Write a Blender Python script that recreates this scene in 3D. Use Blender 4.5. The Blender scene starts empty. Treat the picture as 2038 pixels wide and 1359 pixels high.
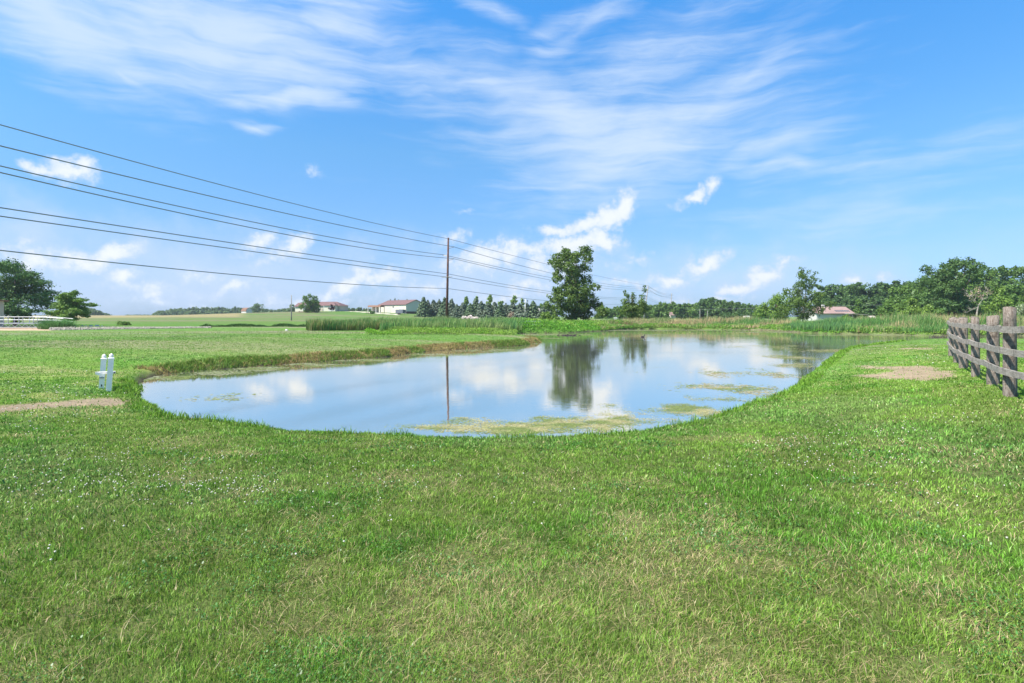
import bpy, math, random
import numpy as np
from mathutils import Vector, Matrix

R = math.radians
scene = bpy.context.scene
C = scene.collection
rng = np.random.default_rng(7)
random.seed(7)

# ------------------------------------------------------------------ camera
F = 1132.0            # focal length in photo pixels (photo is 2038 wide)
CX, HY = 1019.0, 630.0
CAMZ = 2.3            # metres above the pond surface
cam_d = bpy.data.cameras.new('camera')
cam = bpy.data.objects.new('camera', cam_d)
C.objects.link(cam)
cam.location = (0, 0, CAMZ)
cam.rotation_euler = (R(90), 0, 0)
cam_d.sensor_width = 36.0
cam_d.lens = 36.0 * F / 2038.0
cam_d.shift_y = -(679.5 - HY) / 2038.0
cam_d.clip_start = 0.05
cam_d.clip_end = 8000
scene.camera = cam

# ------------------------------------------------------------------ light
SUN_EL, SUN_AZ = 52.0, -118.0       # azimuth measured clockwise from +Y (view direction)
sd = Vector((math.cos(R(SUN_EL)) * math.sin(R(SUN_AZ)), math.cos(R(SUN_EL)) * math.cos(R(SUN_AZ)), math.sin(R(SUN_EL))))
sl = bpy.data.lights.new('sun', 'SUN')
sl.energy = 4.2
sl.angle = R(0.6)
sl.color = (1.0, 0.95, 0.87)
so = bpy.data.objects.new('sun', sl)
C.objects.link(so)
so.rotation_euler = sd.to_track_quat('Z', 'Y').to_euler()

scene.view_settings.view_transform = 'Standard'
scene.view_settings.look = 'None'
scene.view_settings.exposure = 1.05
scene.view_settings.gamma = 1.0
scene.cycles.max_bounces = 5
scene.cycles.diffuse_bounces = 2
scene.cycles.glossy_bounces = 3
scene.cycles.transmission_bounces = 2
scene.cycles.transparent_max_bounces = 4
scene.cycles.use_denoising = True
scene.cycles.denoiser = 'OPENIMAGEDENOISE'
scene.cycles.denoising_input_passes = 'RGB_ALBEDO_NORMAL'

# ------------------------------------------------------------------ node helper
class NT:
    def __init__(s, tree): s.t = tree; s.n = tree.nodes; s.l = tree.links
    def link(s, a, b):
        if isinstance(a, bpy.types.NodeSocket): s.l.new(a, b)
        elif hasattr(b, 'default_value'):
            if hasattr(b.default_value, '__len__') and not hasattr(a, '__len__'): a = [a] * len(b.default_value)
            if hasattr(a, '__len__') and len(b.default_value) == 4 and len(a) == 3: a = (*a, 1)
            b.default_value = a
    def m(s, op, a, b=0.5, c=0.5, clamp=False):
        n = s.n.new('ShaderNodeMath'); n.operation = op; n.use_clamp = clamp
        for v, i in ((a, 0), (b, 1), (c, 2)): s.link(v, n.inputs[i])
        return n.outputs[0]
    def vm(s, op, a, b=(0, 0, 0), sc=None):
        n = s.n.new('ShaderNodeVectorMath'); n.operation = op
        s.link(a, n.inputs[0]); s.link(b, n.inputs[1])
        if sc is not None: s.link(sc, n.inputs['Scale'])
        return n.outputs['Value'] if op in ('LENGTH', 'DOT_PRODUCT') else n.outputs[0]
    def noise(s, vec, scale, detail=3, rough=0.5, dist=0.0, out='Fac'):
        n = s.n.new('ShaderNodeTexNoise'); s.link(vec, n.inputs['Vector'])
        n.inputs['Scale'].default_value = scale; n.inputs['Detail'].default_value = detail
        n.inputs['Roughness'].default_value = rough; n.inputs['Distortion'].default_value = dist
        return n.outputs[out]
    def mapping(s, vec, loc=(0, 0, 0), rot=(0, 0, 0), scale=(1, 1, 1), typ='POINT'):
        n = s.n.new('ShaderNodeMapping'); n.vector_type = typ
        s.link(vec, n.inputs[0]); n.inputs[1].default_value = loc; n.inputs[2].default_value = rot; n.inputs[3].default_value = scale
        return n.outputs[0]
    def smooth(s, v, a, b, lo=0.0, hi=1.0):
        n = s.n.new('ShaderNodeMapRange'); n.interpolation_type = 'SMOOTHSTEP'
        s.link(v, n.inputs[0])
        for i, x in ((1, a), (2, b), (3, lo), (4, hi)): n.inputs[i].default_value = x
        return n.outputs[0]
    def mix(s, f, a, b, mode='MIX'):
        n = s.n.new('ShaderNodeMix'); n.data_type = 'RGBA'; n.blend_type = mode
        s.link(f, n.inputs[0]); s.link(a, n.inputs[6]); s.link(b, n.inputs[7])
        return n.outputs[2]
    def ramp(s, f, stops):
        n = s.n.new('ShaderNodeValToRGB'); s.link(f, n.inputs[0]); e = n.color_ramp.elements
        while len(e) < len(stops): e.new(0.5)
        for k, (p, c) in zip(e, stops): k.position = p; k.color = (*c, 1)
        return n.outputs[0]

# ------------------------------------------------------------------ world: sky + clouds by compass direction
w = bpy.data.worlds.new('World'); scene.world = w; w.use_nodes = True
nt = NT(w.node_tree)
for n in list(nt.n): nt.n.remove(n)
sky = nt.n.new('ShaderNodeTexSky'); sky.sky_type = 'NISHITA'; sky.sun_disc = False
sky.sun_elevation = R(SUN_EL); sky.sun_rotation = R(SUN_AZ)
sky.air_density = 1.0; sky.dust_density = 0.6; sky.ozone_density = 2.0; sky.altitude = 200
tc = nt.n.new('ShaderNodeTexCoord')
sp = nt.n.new('ShaderNodeSeparateXYZ'); nt.l.new(tc.outputs['Generated'], sp.inputs[0])
az = nt.m('ARCTAN2', sp.outputs[0], sp.outputs[1])
el = nt.m('ARCSINE', sp.outputs[2])
cb = nt.n.new('ShaderNodeCombineXYZ'); nt.l.new(az, cb.inputs[0]); nt.l.new(el, cb.inputs[1])
V0 = cb.outputs[0]
def azel(px, py):
    a = math.atan((px - CX) / F)
    return a, math.atan((HY - py) / F * math.cos(a)), math.cos(a)
def warp(vec, scale, amt, detail=3):
    c = nt.noise(vec, scale, detail, 0.55, 0, 'Color')
    return nt.vm('ADD', vec, nt.vm('SCALE', nt.vm('SUBTRACT', c, (0.5, 0.5, 0.5)), sc=amt))
VC = warp(warp(V0, 9, 0.06, 2), 34, 0.022, 4)
VS = warp(V0, 3.0, 0.16, 4)
def blobs(vec, lst):
    acc = None
    for (px, py, rx, ry, ang, wt) in lst:
        a, e, ca = azel(px, py)
        kx, ky = ca * ca / F * 1.28, ca / F * 1.32
        v = nt.mapping(vec, (a, e, 0), (0, 0, R(ang)), (rx * kx, ry * ky, 1), 'TEXTURE')
        v = nt.vm('MULTIPLY', v, (1, 1, 0))
        d = nt.vm('LENGTH', v)
        k = nt.m('MULTIPLY', nt.m('SUBTRACT', 1.0, d), wt)
        acc = k if acc is None else nt.m('MAXIMUM', acc, k)
    return acc
cum = [(140,342,62,20,4,1),(95,345,40,14,0,.8),(165,330,30,16,0,1),(230,500,62,18,18,1),(170,520,70,20,10,.9),(80,520,90,22,5,.75),(310,580,44,22,20,.7),
 (245,548,45,20,30,.8),(590,478,42,20,38,1),(515,478,42,16,28,.95),(550,512,60,16,30,.5),(700,553,60,22,20,.95),(770,550,60,22,0,.8),(650,578,36,14,30,.8),
 (460,572,60,16,10,.7),(400,545,60,16,0,.4),(960,515,66,28,18,.9),(1020,505,40,24,30,.9),(1045,565,55,16,10,.7),(860,570,80,18,0,.5),
 (1248,403,22,34,-14,1.2),(1215,430,52,26,28,1.2),(1110,457,38,15,0,1.0),(1170,445,50,18,15,1.0),(1150,490,82,24,6,1.1),(1195,486,36,22,0,1.1),(1110,525,80,26,0,.8),(1060,500,50,18,0,.7),
 (1375,397,34,11,25,.95),(1415,378,22,13,40,1),(1405,528,56,17,18,1.0),(1330,548,54,16,5,.95),(1250,520,40,12,20,.5),
 (1530,545,46,20,22,1.0),(1478,568,48,12,3,.95),(1570,530,34,10,10,.7),(1700,558,34,10,5,.6),(1775,555,26,10,5,.5),(625,328,9,8,0,.2),(920,422,14,5,0,.35),
 (1340,590,60,8,0,.4),(620,600,120,14,4,.6),(330,600,90,12,0,.5),(1010,590,90,14,8,.6),(900,480,40,14,20,.5),(1240,570,70,10,0,.5),(1420,590,80,8,0,.45),(1640,590,60,10,0,.4)]
cm = blobs(VC, cum)
cn = nt.m('ADD', nt.m('MULTIPLY', nt.noise(V0, 36, 8, 0.62), 0.75), nt.m('MULTIPLY', nt.noise(V0, 120, 5, 0.6), 0.25))
cm = nt.m('ADD', cm, nt.m('MULTIPLY', nt.m('SUBTRACT', cn, 0.5), 2.3))
cmask = nt.smooth(cm, -0.10, 0.68, 0, 0.9)
# a low bright veil between the cumulus near the horizon
veil = blobs(VC, [(420,560,520,95,0,.8),(980,575,380,80,0,.75),(1450,560,420,60,0,.5),(40,470,260,60,0,.6)])
veil = nt.smooth(nt.m('ADD', veil, nt.m('MULTIPLY', nt.m('SUBTRACT', nt.noise(V0, 12, 5, 0.6), 0.5), 1.3)), -0.15, 0.8, 0, 0.70)
cir = [(130,60,330,85,-12,.95),(430,95,360,95,2,1.0),(640,60,170,70,20,.85),(250,150,130,22,-18,.7),(0,20,220,60,0,.7),(600,206,110,20,2,1.0),(480,205,70,14,0,.6),(520,254,46,8,-8,.7),
 (880,165,210,60,-10,.65),(1010,205,260,80,-14,.8),(1130,255,250,85,-16,.95),(1290,285,290,80,14,.9),(1210,340,190,50,-6,.75),(1400,240,230,50,22,.7),(1480,190,120,34,40,.6),
 (1250,150,320,80,18,.5),(1150,60,180,30,30,.5),(985,8,85,16,-10,.7),(1115,50,60,20,10,.55),(1380,20,60,14,-10,.3),(1540,300,120,26,10,.6),
 (1560,345,90,16,-6,.55),(1750,330,260,34,8,.36),(1640,400,200,40,4,.22),(1740,440,240,30,4,.3)]
ci = blobs(VS, cir)
def streak(ang, sx, sy, sc):
    v = nt.mapping(warp(V0, 5, 0.05, 3), (0, 0, 0), (0, 0, R(ang)), (sx, sy, 1))
    return nt.noise(v, sc, 7, 0.62, 0.4)
st = nt.m('ADD', nt.m('MULTIPLY', streak(18, 1.0, 9.0, 4.6), 0.60), nt.m('MULTIPLY', streak(-14, 1.0, 4.0, 5.0), 0.40))
ci = nt.m('ADD', ci, nt.m('MULTIPLY', nt.m('SUBTRACT', st, 0.5), 2.1))
cimask = nt.smooth(ci, -0.15, 1.05, 0, 0.78)
# sky tint
hs = nt.n.new('ShaderNodeHueSaturation'); nt.l.new(sky.outputs[0], hs.inputs['Color'])
hs.inputs['Saturation'].default_value = 1.12; hs.inputs['Hue'].default_value = 0.5; hs.inputs['Value'].default_value = 1.0
skyc = nt.mix(1.0, hs.outputs[0], (0.82, 0.98, 1.16), 'MULTIPLY')
lowair = nt.ramp(nt.m('MULTIPLY', el, 1.2), [(0.0, (0.33, 0.43, 0.66)), (0.12, (0.56, 0.57, 0.65)), (0.33, (0.66, 0.82, 0.78)), (0.60, (0.50, 1.0, 1.08)), (0.80, (1.25, 1.15, 0.88)), (1.0, (1.5, 1.25, 0.82))])
skyc = nt.mix(1.0, skyc, lowair, 'MULTIPLY')
ccol = nt.mix(nt.smooth(cm, 0.1, 1.0), (2.9, 3.5, 4.5), (4.3, 4.45, 4.65))
out = nt.mix(veil, skyc, (2.75, 3.4, 4.6))
out = nt.mix(cimask, out, (3.3, 3.85, 4.6))
out = nt.mix(cmask, out, ccol)
bg = nt.n.new('ShaderNodeBackground'); nt.l.new(out, bg.inputs[0]); bg.inputs[1].default_value = 0.112
wo = nt.n.new('ShaderNodeOutputWorld'); nt.l.new(bg.outputs[0], wo.inputs[0])
w.cycles.sampling_method = 'MANUAL'; w.cycles.sample_map_resolution = 512

# ------------------------------------------------------------------ noise
def _h(ix, iy, seed):
    n = (ix.astype(np.int64) * 374761393 + iy.astype(np.int64) * 668265263 + seed * 1442695041) & 0xffffffff
    n = ((n ^ (n >> 13)) * 1274126177) & 0xffffffff
    n = ((n ^ (n >> 16)) * 2246822519) & 0xffffffff
    return ((n ^ (n >> 15)) & 0xffff) / 65535.0
def vn(x, y, seed=0):
    x = np.asarray(x, float); y = np.asarray(y, float)
    ix, iy = np.floor(x), np.floor(y); fx, fy = x - ix, y - iy
    fx = fx * fx * (3 - 2 * fx); fy = fy * fy * (3 - 2 * fy)
    a, b, c, d = _h(ix, iy, seed), _h(ix + 1, iy, seed), _h(ix, iy + 1, seed), _h(ix + 1, iy + 1, seed)
    return (a * (1 - fx) + b * fx) * (1 - fy) + (c * (1 - fx) + d * fx) * fy
def fbm(x, y, seed=0, o=4):
    s, a, t = 0, 1, 0
    for i in range(o):
        s = s + a * vn(x * 2 ** i + i * 17.3, y * 2 ** i + i * 9.7, seed + i); t += a; a *= 0.5
    return s / t
def sst(x, a, b):
    t = np.clip((x - a) / (b - a), 0, 1); return t * t * (3 - 2 * t)

# ------------------------------------------------------------------ pond outline (world metres)
def wp(px, py, h=2.3):
    d = F * h / (py - HY); return ((px - CX) / F * d, d)
L = 2.13   # seen over the lip of the near bank
near = [(282,776),(311,798),(342,818),(381,828),(452,832),(505,836),(549,844),(637,853),(792,858),(902,866),(1000,868),(1057,867),(1140,861),(1254,854),(1341,840),
        (1399,825),(1472,803),(1545,783),(1577,765),(1610,738),(1650,711),(1672,694.5),(1704,688),(1740,683.5),(1808,676.5),(1893,673)]
far = [(1980,668.5),(1896,668),(1808,667),(1699,665),(1660,664),(1590,661.5),(1510,656.6),(1415,655.5),(1310,654.5),(1250,655.5),(1190,659),(1129,662.5),(1060,663.5),(1030,664.5)]
left = [(1036,670),(1077,678),(1074,682),(1035,687.5),(947,693),(858,698.6),(770,710),(682,716),(593,723),(514,729),(417,736),(330,744),(296,752),(281,764)]
pts = [wp(x, y, L) for x, y in near] + [(70, 52), (110, 48), (115, 70), (90, 72)] + [wp(x, y) for x, y in far] + [wp(x, y) for x, y in left]
def catmull(P, k=3):
    P = np.array(P); n = len(P); o = []
    for i in range(n):
        p0, p1, p2, p3 = P[(i-1) % n], P[i], P[(i+1) % n], P[(i+2) % n]
        for t in np.arange(k) / k:
            c = 0.5 * ((2*p1) + (-p0+p2)*t + (2*p0-5*p1+4*p2-p3)*t*t + (-p0+3*p1-3*p2+p3)*t**3)
            o.append(0.5 * c + 0.5 * (p1 * (1-t) + p2 * t))
    return np.array(o)
POND = catmull(pts)
def poly_sd(X, Y, P, chunk=60000):
    """signed distance, + outside"""
    X = np.asarray(X, float).ravel(); Y = np.asarray(Y, float).ravel(); out = np.empty(len(X))
    A = P; B = np.roll(P, -1, 0); D = B - A; L2 = (D ** 2).sum(1) + 1e-12
    for s in range(0, len(X), chunk):
        x = X[s:s+chunk, None]; y = Y[s:s+chunk, None]
        t = np.clip(((x - A[:, 0]) * D[:, 0] + (y - A[:, 1]) * D[:, 1]) / L2, 0, 1)
        dd = np.sqrt(((x - A[:, 0] - t * D[:, 0]) ** 2 + (y - A[:, 1] - t * D[:, 1]) ** 2).min(1))
        cr = ((A[:, 1] > y) != (B[:, 1] > y)) & (x < D[:, 0] * (y - A[:, 1]) / (D[:, 1] + 1e-12) + A[:, 0])
        ins = cr.sum(1) % 2 == 1
        out[s:s+chunk] = np.where(ins, -dd, dd)
    return out
def pond_sd(X, Y):
    X = np.asarray(X, float).ravel(); Y = np.asarray(Y, float).ravel()
    return poly_sd(X, Y, POND) + 0.42 * (fbm(X / 0.9, Y / 0.9, 301, 3) - 0.5) + 0.16 * (fbm(X / 0.22, Y / 0.22, 305, 2) - 0.5)
def leftbank(X, Y):
    return sst(Y, 20, 25) * (1 - sst(Y, 52, 60)) * (1 - sst(X - (Y - 45) * 0.4, 3, 6))
def H(X, Y, S=None):
    X = np.asarray(X, float).ravel(); Y = np.asarray(Y, float).ravel()
    if S is None: S = pond_sd(X, Y)
    r = np.hypot(X, Y)
    T = 0.80 + 0.15 * sst(r, 45, 75) - 0.5 * sst(Y, 62, 74) * sst(X, 2, 12) * (1 - sst(Y, 150, 220)) + 0.1 * (fbm(X / 14, Y / 14, 3, 3) - 0.5)
    T = T - 0.78 * sst(Y, 27, 42) * sst(X, 5, 12) * (1 - sst(Y, 58, 70)); T = T + 0.24 * sst(X, 3, 9) * (1 - sst(Y, 50, 60)) - 0.13 * sst(-X, 4, 9) * (1 - sst(r, 25, 45))
    lw = 1 - sst(X / np.maximum(Y, 1), -0.25, 0.1)
    T = T + sst(Y, 90, 420) * (2.0 * lw + 0.25) * (Y > 0)
    T = T + 2.6 * np.exp(-((X + 92) / 62) ** 2 - ((Y - 290) / 85) ** 2) 
    T = T + 0.5 * np.exp(-((X + 30) / 45) ** 2 - ((Y - 275) / 60) ** 2)
    T = np.minimum(T, 3.2 + 2.6 * np.exp(-((X + 92) / 62) ** 2 - ((Y - 290) / 85) ** 2))
    lb = leftbank(X, Y)
    wob = fbm(X / 1.1, Y / 1.1, 11, 3)
    lip = 0.17 + lb * (0.07 + 0.2 * (wob - 0.5)) + 0.1 * (Y > 60)
    lw_ = 0.35 + 0.25 * wob * lb + 0.1
    z = lip * sst(S, -0.05, lw_) + (T - lip) * (1 - np.exp(-np.maximum(S, 0) / (6.5 - 2.5 * lb - 2.5 * sst(X, 3, 9) * (1 - sst(Y, 50, 60)))))
    z = z - 0.9 * (1 - np.exp(np.minimum(S, 0) / 1.2)) - 0.03 * (S < 0)
    lump = (fbm(X * 3.2, Y * 3.2, 5, 3) - 0.5) * 0.055 * (r < 40) + (fbm(X / 2.5, Y / 2.5, 6, 2) - 0.5) * 0.10 * np.exp(-r / 60)
    return z + lump * sst(S, 0.1, 1.0)
def gz(x, y): return float(H([x], [y])[0])
def G(px, py, it=12):
    """ground point seen at a photo pixel"""
    z = 0.8
    for _ in range(it):
        d = F * (CAMZ - z) / (py - HY); z = 0.5 * z + 0.5 * gz((px - CX) / F * d, d)
    return np.array(((px - CX) / F * d, d))
def at(px, d):
    x = (px - CX) / F * d; return x, d, gz(x, d)
def top(py, d): return CAMZ + (HY - py) * d / F

# ------------------------------------------------------------------ mesh helpers
def link(o, parent=None):
    C.objects.link(o)
    if parent: o.parent = parent
    return o
def fast_mesh(name, V, Fc, mat, parent=None, col=None, rnd=None, smooth=False):
    """V (n,3), Fc (m,k) int, one face size; col (n,3) point colour, rnd (m,) face value"""
    me = bpy.data.meshes.new(name)
    V = np.ascontiguousarray(V, np.float32); Fc = np.ascontiguousarray(Fc, np.int32); m, k = Fc.shape
    me.vertices.add(len(V)); me.vertices.foreach_set('co', V.ravel())
    me.loops.add(m * k); me.loops.foreach_set('vertex_index', Fc.ravel())
    me.polygons.add(m); me.polygons.foreach_set('loop_start', np.arange(m, dtype=np.int32) * k)
    if smooth: me.polygons.foreach_set('use_smooth', np.ones(m, bool))
    if col is not None:
        a = me.attributes.new('Col', 'FLOAT_COLOR', 'POINT')
        c4 = np.ones((len(V), 4), np.float32); c4[:, :3] = col; a.data.foreach_set('color', c4.ravel())
    if rnd is not None:
        a = me.attributes.new('rnd', 'FLOAT', 'FACE'); a.data.foreach_set('value', np.ascontiguousarray(rnd, np.float32))
    me.materials.append(mat); me.update(calc_edges=True); me.validate()
    return link(bpy.data.objects.new(name, me), parent)
class MB:
    def __init__(s): s.v = []; s.f = []
    def add(s, vs, fs):
        b = len(s.v); s.v += [tuple(map(float, p)) for p in vs]; s.f += [tuple(i + b for i in q) for q in fs]; return s
    def box(s, x0, x1, y0, y1, z0, z1, bev=0.0):
        if bev:
            b = bev; vs = []
            for z, i in ((z0, b), (z0 + b, 0), (z1 - b, 0), (z1, b)):
                for cx, cy, qx, qy in ((x0, y0, 1, 1), (x1, y0, -1, 1), (x1, y1, -1, -1), (x0, y1, 1, -1)):
                    vs.append((cx + qx * i, cy + qy * i, z))
            fs = [(3, 2, 1, 0), (12, 13, 14, 15)]
            for k in range(3):
                for j in range(4): fs.append((k*4+j, k*4+(j+1) % 4, k*4+4+(j+1) % 4, k*4+4+j))
            return s.add(vs, fs)
        v = [(x0,y0,z0),(x1,y0,z0),(x1,y1,z0),(x0,y1,z0),(x0,y0,z1),(x1,y0,z1),(x1,y1,z1),(x0,y1,z1)]
        return s.add(v, [(3,2,1,0),(4,5,6,7),(0,1,5,4),(1,2,6,5),(2,3,7,6),(3,0,4,7)])
    def tube(s, P, rad, n=8, cap=True, jit=0.0, twist=0.0):
        P = [Vector(p) for p in P]; rings = []
        if not hasattr(rad, '__len__'): rad = [rad] * len(P)
        up = Vector((0, 0, 1)); d0 = (P[-1] - P[0]).normalized()
        ref = Vector((1, 0, 0)) if abs(d0.z) > 0.8 else up
        vs = []
        for i, p in enumerate(P):
            d = (P[min(i+1, len(P)-1)] - P[max(i-1, 0)]).normalized()
            a = d.cross(ref).normalized(); b = d.cross(a)
            for k in range(n):
                t = 2 * math.pi * k / n + twist
                rr = rad[i] * (1 + jit * (random.random() - 0.5))
                vs.append(p + a * (math.cos(t) * rr) + b * (math.sin(t) * rr))
        fs = []
        for i in range(len(P) - 1):
            for k in range(n): fs.append((i*n+k, (i+1)*n+k, (i+1)*n+(k+1) % n, i*n+(k+1) % n))
        if cap: fs += [tuple(range(n)), tuple(reversed(range((len(P)-1)*n, len(P)*n)))]
        return s.add(vs, fs)
    def prism(s, prof, axis, a, b):
        """prof: list of 2D points; axis 'x' extrudes (y,z) profile along x, 'y' extrudes (x,z)"""
        n = len(prof); vs = []
        for t in (a, b):
            for p, q in prof: vs.append((t, p, q) if axis == 'x' else (p, t, q))
        fs = [tuple(range(n)), tuple(reversed(range(n, 2*n)))] + [(i, n+i, n+(i+1) % n, (i+1) % n) for i in range(n)]
        return s.add(vs, fs)
    def lathe(s, prof, n=16, cx=0, cy=0):
        vs = []
        for r, z in prof:
            for k in range(n): vs.append((cx + r*math.cos(2*math.pi*k/n), cy + r*math.sin(2*math.pi*k/n), z))
        fs = [tuple(reversed(range(n))), tuple(range((len(prof)-1)*n, len(prof)*n))]
        for i in range(len(prof)-1):
            for k in range(n): fs.append((i*n+k, i*n+(k+1) % n, (i+1)*n+(k+1) % n, (i+1)*n+k))
        return s.add(vs, fs)
    def build(s, name, mat, parent=None, smooth=False):
        me = bpy.data.meshes.new(name); me.from_pydata(s.v, [], s.f); me.materials.append(mat); me.update()
        import bmesh
        bm = bmesh.new(); bm.from_mesh(me); bmesh.ops.recalc_face_normals(bm, faces=bm.faces); bm.to_mesh(me); bm.free()
        if smooth:
            for p in me.polygons: p.use_smooth = True
        return link(bpy.data.objects.new(name, me), parent)
def tag(o, label=None, cat=None, group=None, kind=None):
    if label: o['label'] = label
    if cat: o['category'] = cat
    if group: o['group'] = group
    if kind: o['kind'] = kind
    return o
def empty(name, loc=(0, 0, 0), rz=0.0, **k):
    o = bpy.data.objects.new(name, None); o.empty_display_size = 0.3; link(o)
    o.location = loc; o.rotation_euler = (0, 0, rz); return tag(o, **k)

# ------------------------------------------------------------------ materials
def new_mat(name):
    m = bpy.data.materials.new(name); m.use_nodes = True
    t = NT(m.node_tree); b = t.n['Principled BSDF']; return m, t, b
def plain(name, col, rough=0.6, metal=0.0, var=0.12, scale=6.0, bump=0.0, spec=0.4, coord='Object'):
    m, t, b = new_mat(name)
    c = t.n.new('ShaderNodeTexCoord').outputs[coord]
    n = t.noise(c, scale, 5, 0.6)
    f = t.smooth(n, 0.3, 0.7)
    t.link(t.mix(f, tuple(x * (1 - var) for x in col), tuple(min(1, x * (1 + var)) for x in col)), b.inputs['Base Color'])
    b.inputs['Roughness'].default_value = rough; b.inputs['Metallic'].default_value = metal
    b.inputs['Specular IOR Level'].default_value = spec
    if bump:
        bn = t.n.new('ShaderNodeBump'); bn.inputs['Strength'].default_value = bump; bn.inputs['Distance'].default_value = 0.02
        t.link(n, bn.inputs['Height']); t.link(bn.outputs[0], b.inputs['Normal'])
    return m
def leaf_mat(name, dark, light, trans=0.35, third=None):
    m, t, b = new_mat(name)
    a = t.n.new('ShaderNodeAttribute'); a.attribute_name = 'rnd'
    stops = [(0.0, dark), (0.8, light)]
    if third: stops.append((1.0, third))
    c = t.ramp(a.outputs['Fac'], stops)
    oi = t.n.new('ShaderNodeObjectInfo')
    d = t.n.new('ShaderNodeBsdfDiffuse'); t.link(c, d.inputs[0])
    tr = t.n.new('ShaderNodeBsdfTranslucent'); t.link(t.mix(1.0, c, (1.05, 1.1, 0.6), 'MULTIPLY'), tr.inputs[0])
    g = t.n.new('ShaderNodeBsdfGlossy'); g.inputs['Roughness'].default_value = 0.45; g.inputs[0].default_value = (1, 1, 1, 1)
    m1 = t.n.new('ShaderNodeMixShader'); m1.inputs[0].default_value = trans
    t.link(d.outputs[0], m1.inputs[1]); t.link(tr.outputs[0], m1.inputs[2])
    m2 = t.n.new('ShaderNodeMixShader'); m2.inputs[0].default_value = 0.012
    t.link(m1.outputs[0], m2.inputs[1]); t.link(g.outputs[0], m2.inputs[2])
    t.link(m2.outputs[0], t.n['Material Output'].inputs[0]); t.n.remove(b)
    return m
def col_mat(name, trans=0.3, gloss=0.03):
    m, t, b = new_mat(name)
    a = t.n.new('ShaderNodeAttribute'); a.attribute_name = 'Col'
    d = t.n.new('ShaderNodeBsdfDiffuse'); t.link(a.outputs['Color'], d.inputs[0])
    tr = t.n.new('ShaderNodeBsdfTranslucent'); t.link(a.outputs['Color'], tr.inputs[0])
    g = t.n.new('ShaderNodeBsdfGlossy'); g.inputs['Roughness'].default_value = 0.4; g.inputs[0].default_value = (1, 1, 1, 1)
    m1 = t.n.new('ShaderNodeMixShader'); m1.inputs[0].default_value = trans
    t.link(d.outputs[0], m1.inputs[1]); t.link(tr.outputs[0], m1.inputs[2])
    m2 = t.n.new('ShaderNodeMixShader'); m2.inputs[0].default_value = gloss
    t.link(m1.outputs[0], m2.inputs[1]); t.link(g.outputs[0], m2.inputs[2])
    t.link(m2.outputs[0], t.n['Material Output'].inputs[0]); t.n.remove(b)
    return m

M_blade = col_mat('grass_blade', 0.30, 0.02)
M_reed = col_mat('reed_leaf', 0.35, 0.008)
M_bark = plain('bark', (0.10, 0.075, 0.055), 0.9, var=0.35, scale=3)
M_bark_pale = plain('pale_bark', (0.42, 0.38, 0.32), 0.9, var=0.25, scale=3)

# ------------------------------------------------------------------ ground
LUSH = np.array((0.108, 0.245, 0.026)); MID = np.array((0.168, 0.282, 0.040)); BLUE = np.array((0.180, 0.285, 0.080))
DRY = np.array((0.48, 0.37, 0.19)); SOIL = np.array((0.30, 0.232, 0.155)); DARK = np.array((0.055, 0.115, 0.022))
def gpoly(lst): return np.array([G(x, y) for x, y in lst])
SOIL_LEFT = gpoly([(-60,812),(0,807),(61,803),(123,797),(208,794),(245,796),(294,803),(302,808),(245,805),(172,807),(123,811),(49,817),(0,821),(-60,828)])
SOIL_RIGHT = gpoly([(1689,727),(1772,729),(1850,728),(1881,734.5),(1883,750),(1850,756.5),(1772,754),(1700,748),(1739,744),(1777,740),(1763,735.5),(1706,734)])
SOIL_THIN = gpoly([(1790,692.5),(1856,692),(1854,695.5),(1792,695.5)])
SAND = np.array([(-78,56.5),(-45.5,56.5),(-52,70),(-95,70)])
DRIVE = np.array([at(681,292)[:2], at(735,264)[:2], at(800,236)[:2], at(790,231)[:2], at(725,254)[:2], at(676,286)[:2]])
TRACK = np.array([(-56,45.5),(-34,47),(-27,51),(-22,57),(-17,66),(-15.4,66),(-20,56),(-25.5,49),(-33,45.4),(-56,43.6)])
def lawn_tone(X, Y):
    """0..1 maps: dryness, lushness, blue-green haze of fine fescue, dark clover"""
    r = np.hypot(X, Y)
    a = fbm(X / 1.3 + 3, Y / 1.3, 21, 4); b = fbm(X / 0.9, Y / 0.9 + 9, 31, 4); c = fbm(X / 3.1, Y / 3.1, 41, 4); e = fbm(X / 0.45, Y / 0.45, 51, 3)
    near_dry = np.exp(-((X - 0.3) / 2.6) ** 2 - ((Y - 3.7) / 1.9) ** 2)
    dry = sst(a * 0.6 + e * 0.4 + 0.12 * near_dry, 0.44, 0.82)
    lush = sst(b * 0.7 + c * 0.3, 0.46, 0.66)
    blue = sst(c, 0.50, 0.70) * (1 - near_dry)
    return dry, lush, blue
def lawn_color(X, Y):
    dry, lush, blue = lawn_tone(X, Y)
    c = MID + (LUSH - MID) * lush[:, None]
    c = c + (BLUE - c) * (blue * 0.6)[:, None]
    c = c + (DRY - c) * (dry * 0.42)[:, None]
    return c
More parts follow.
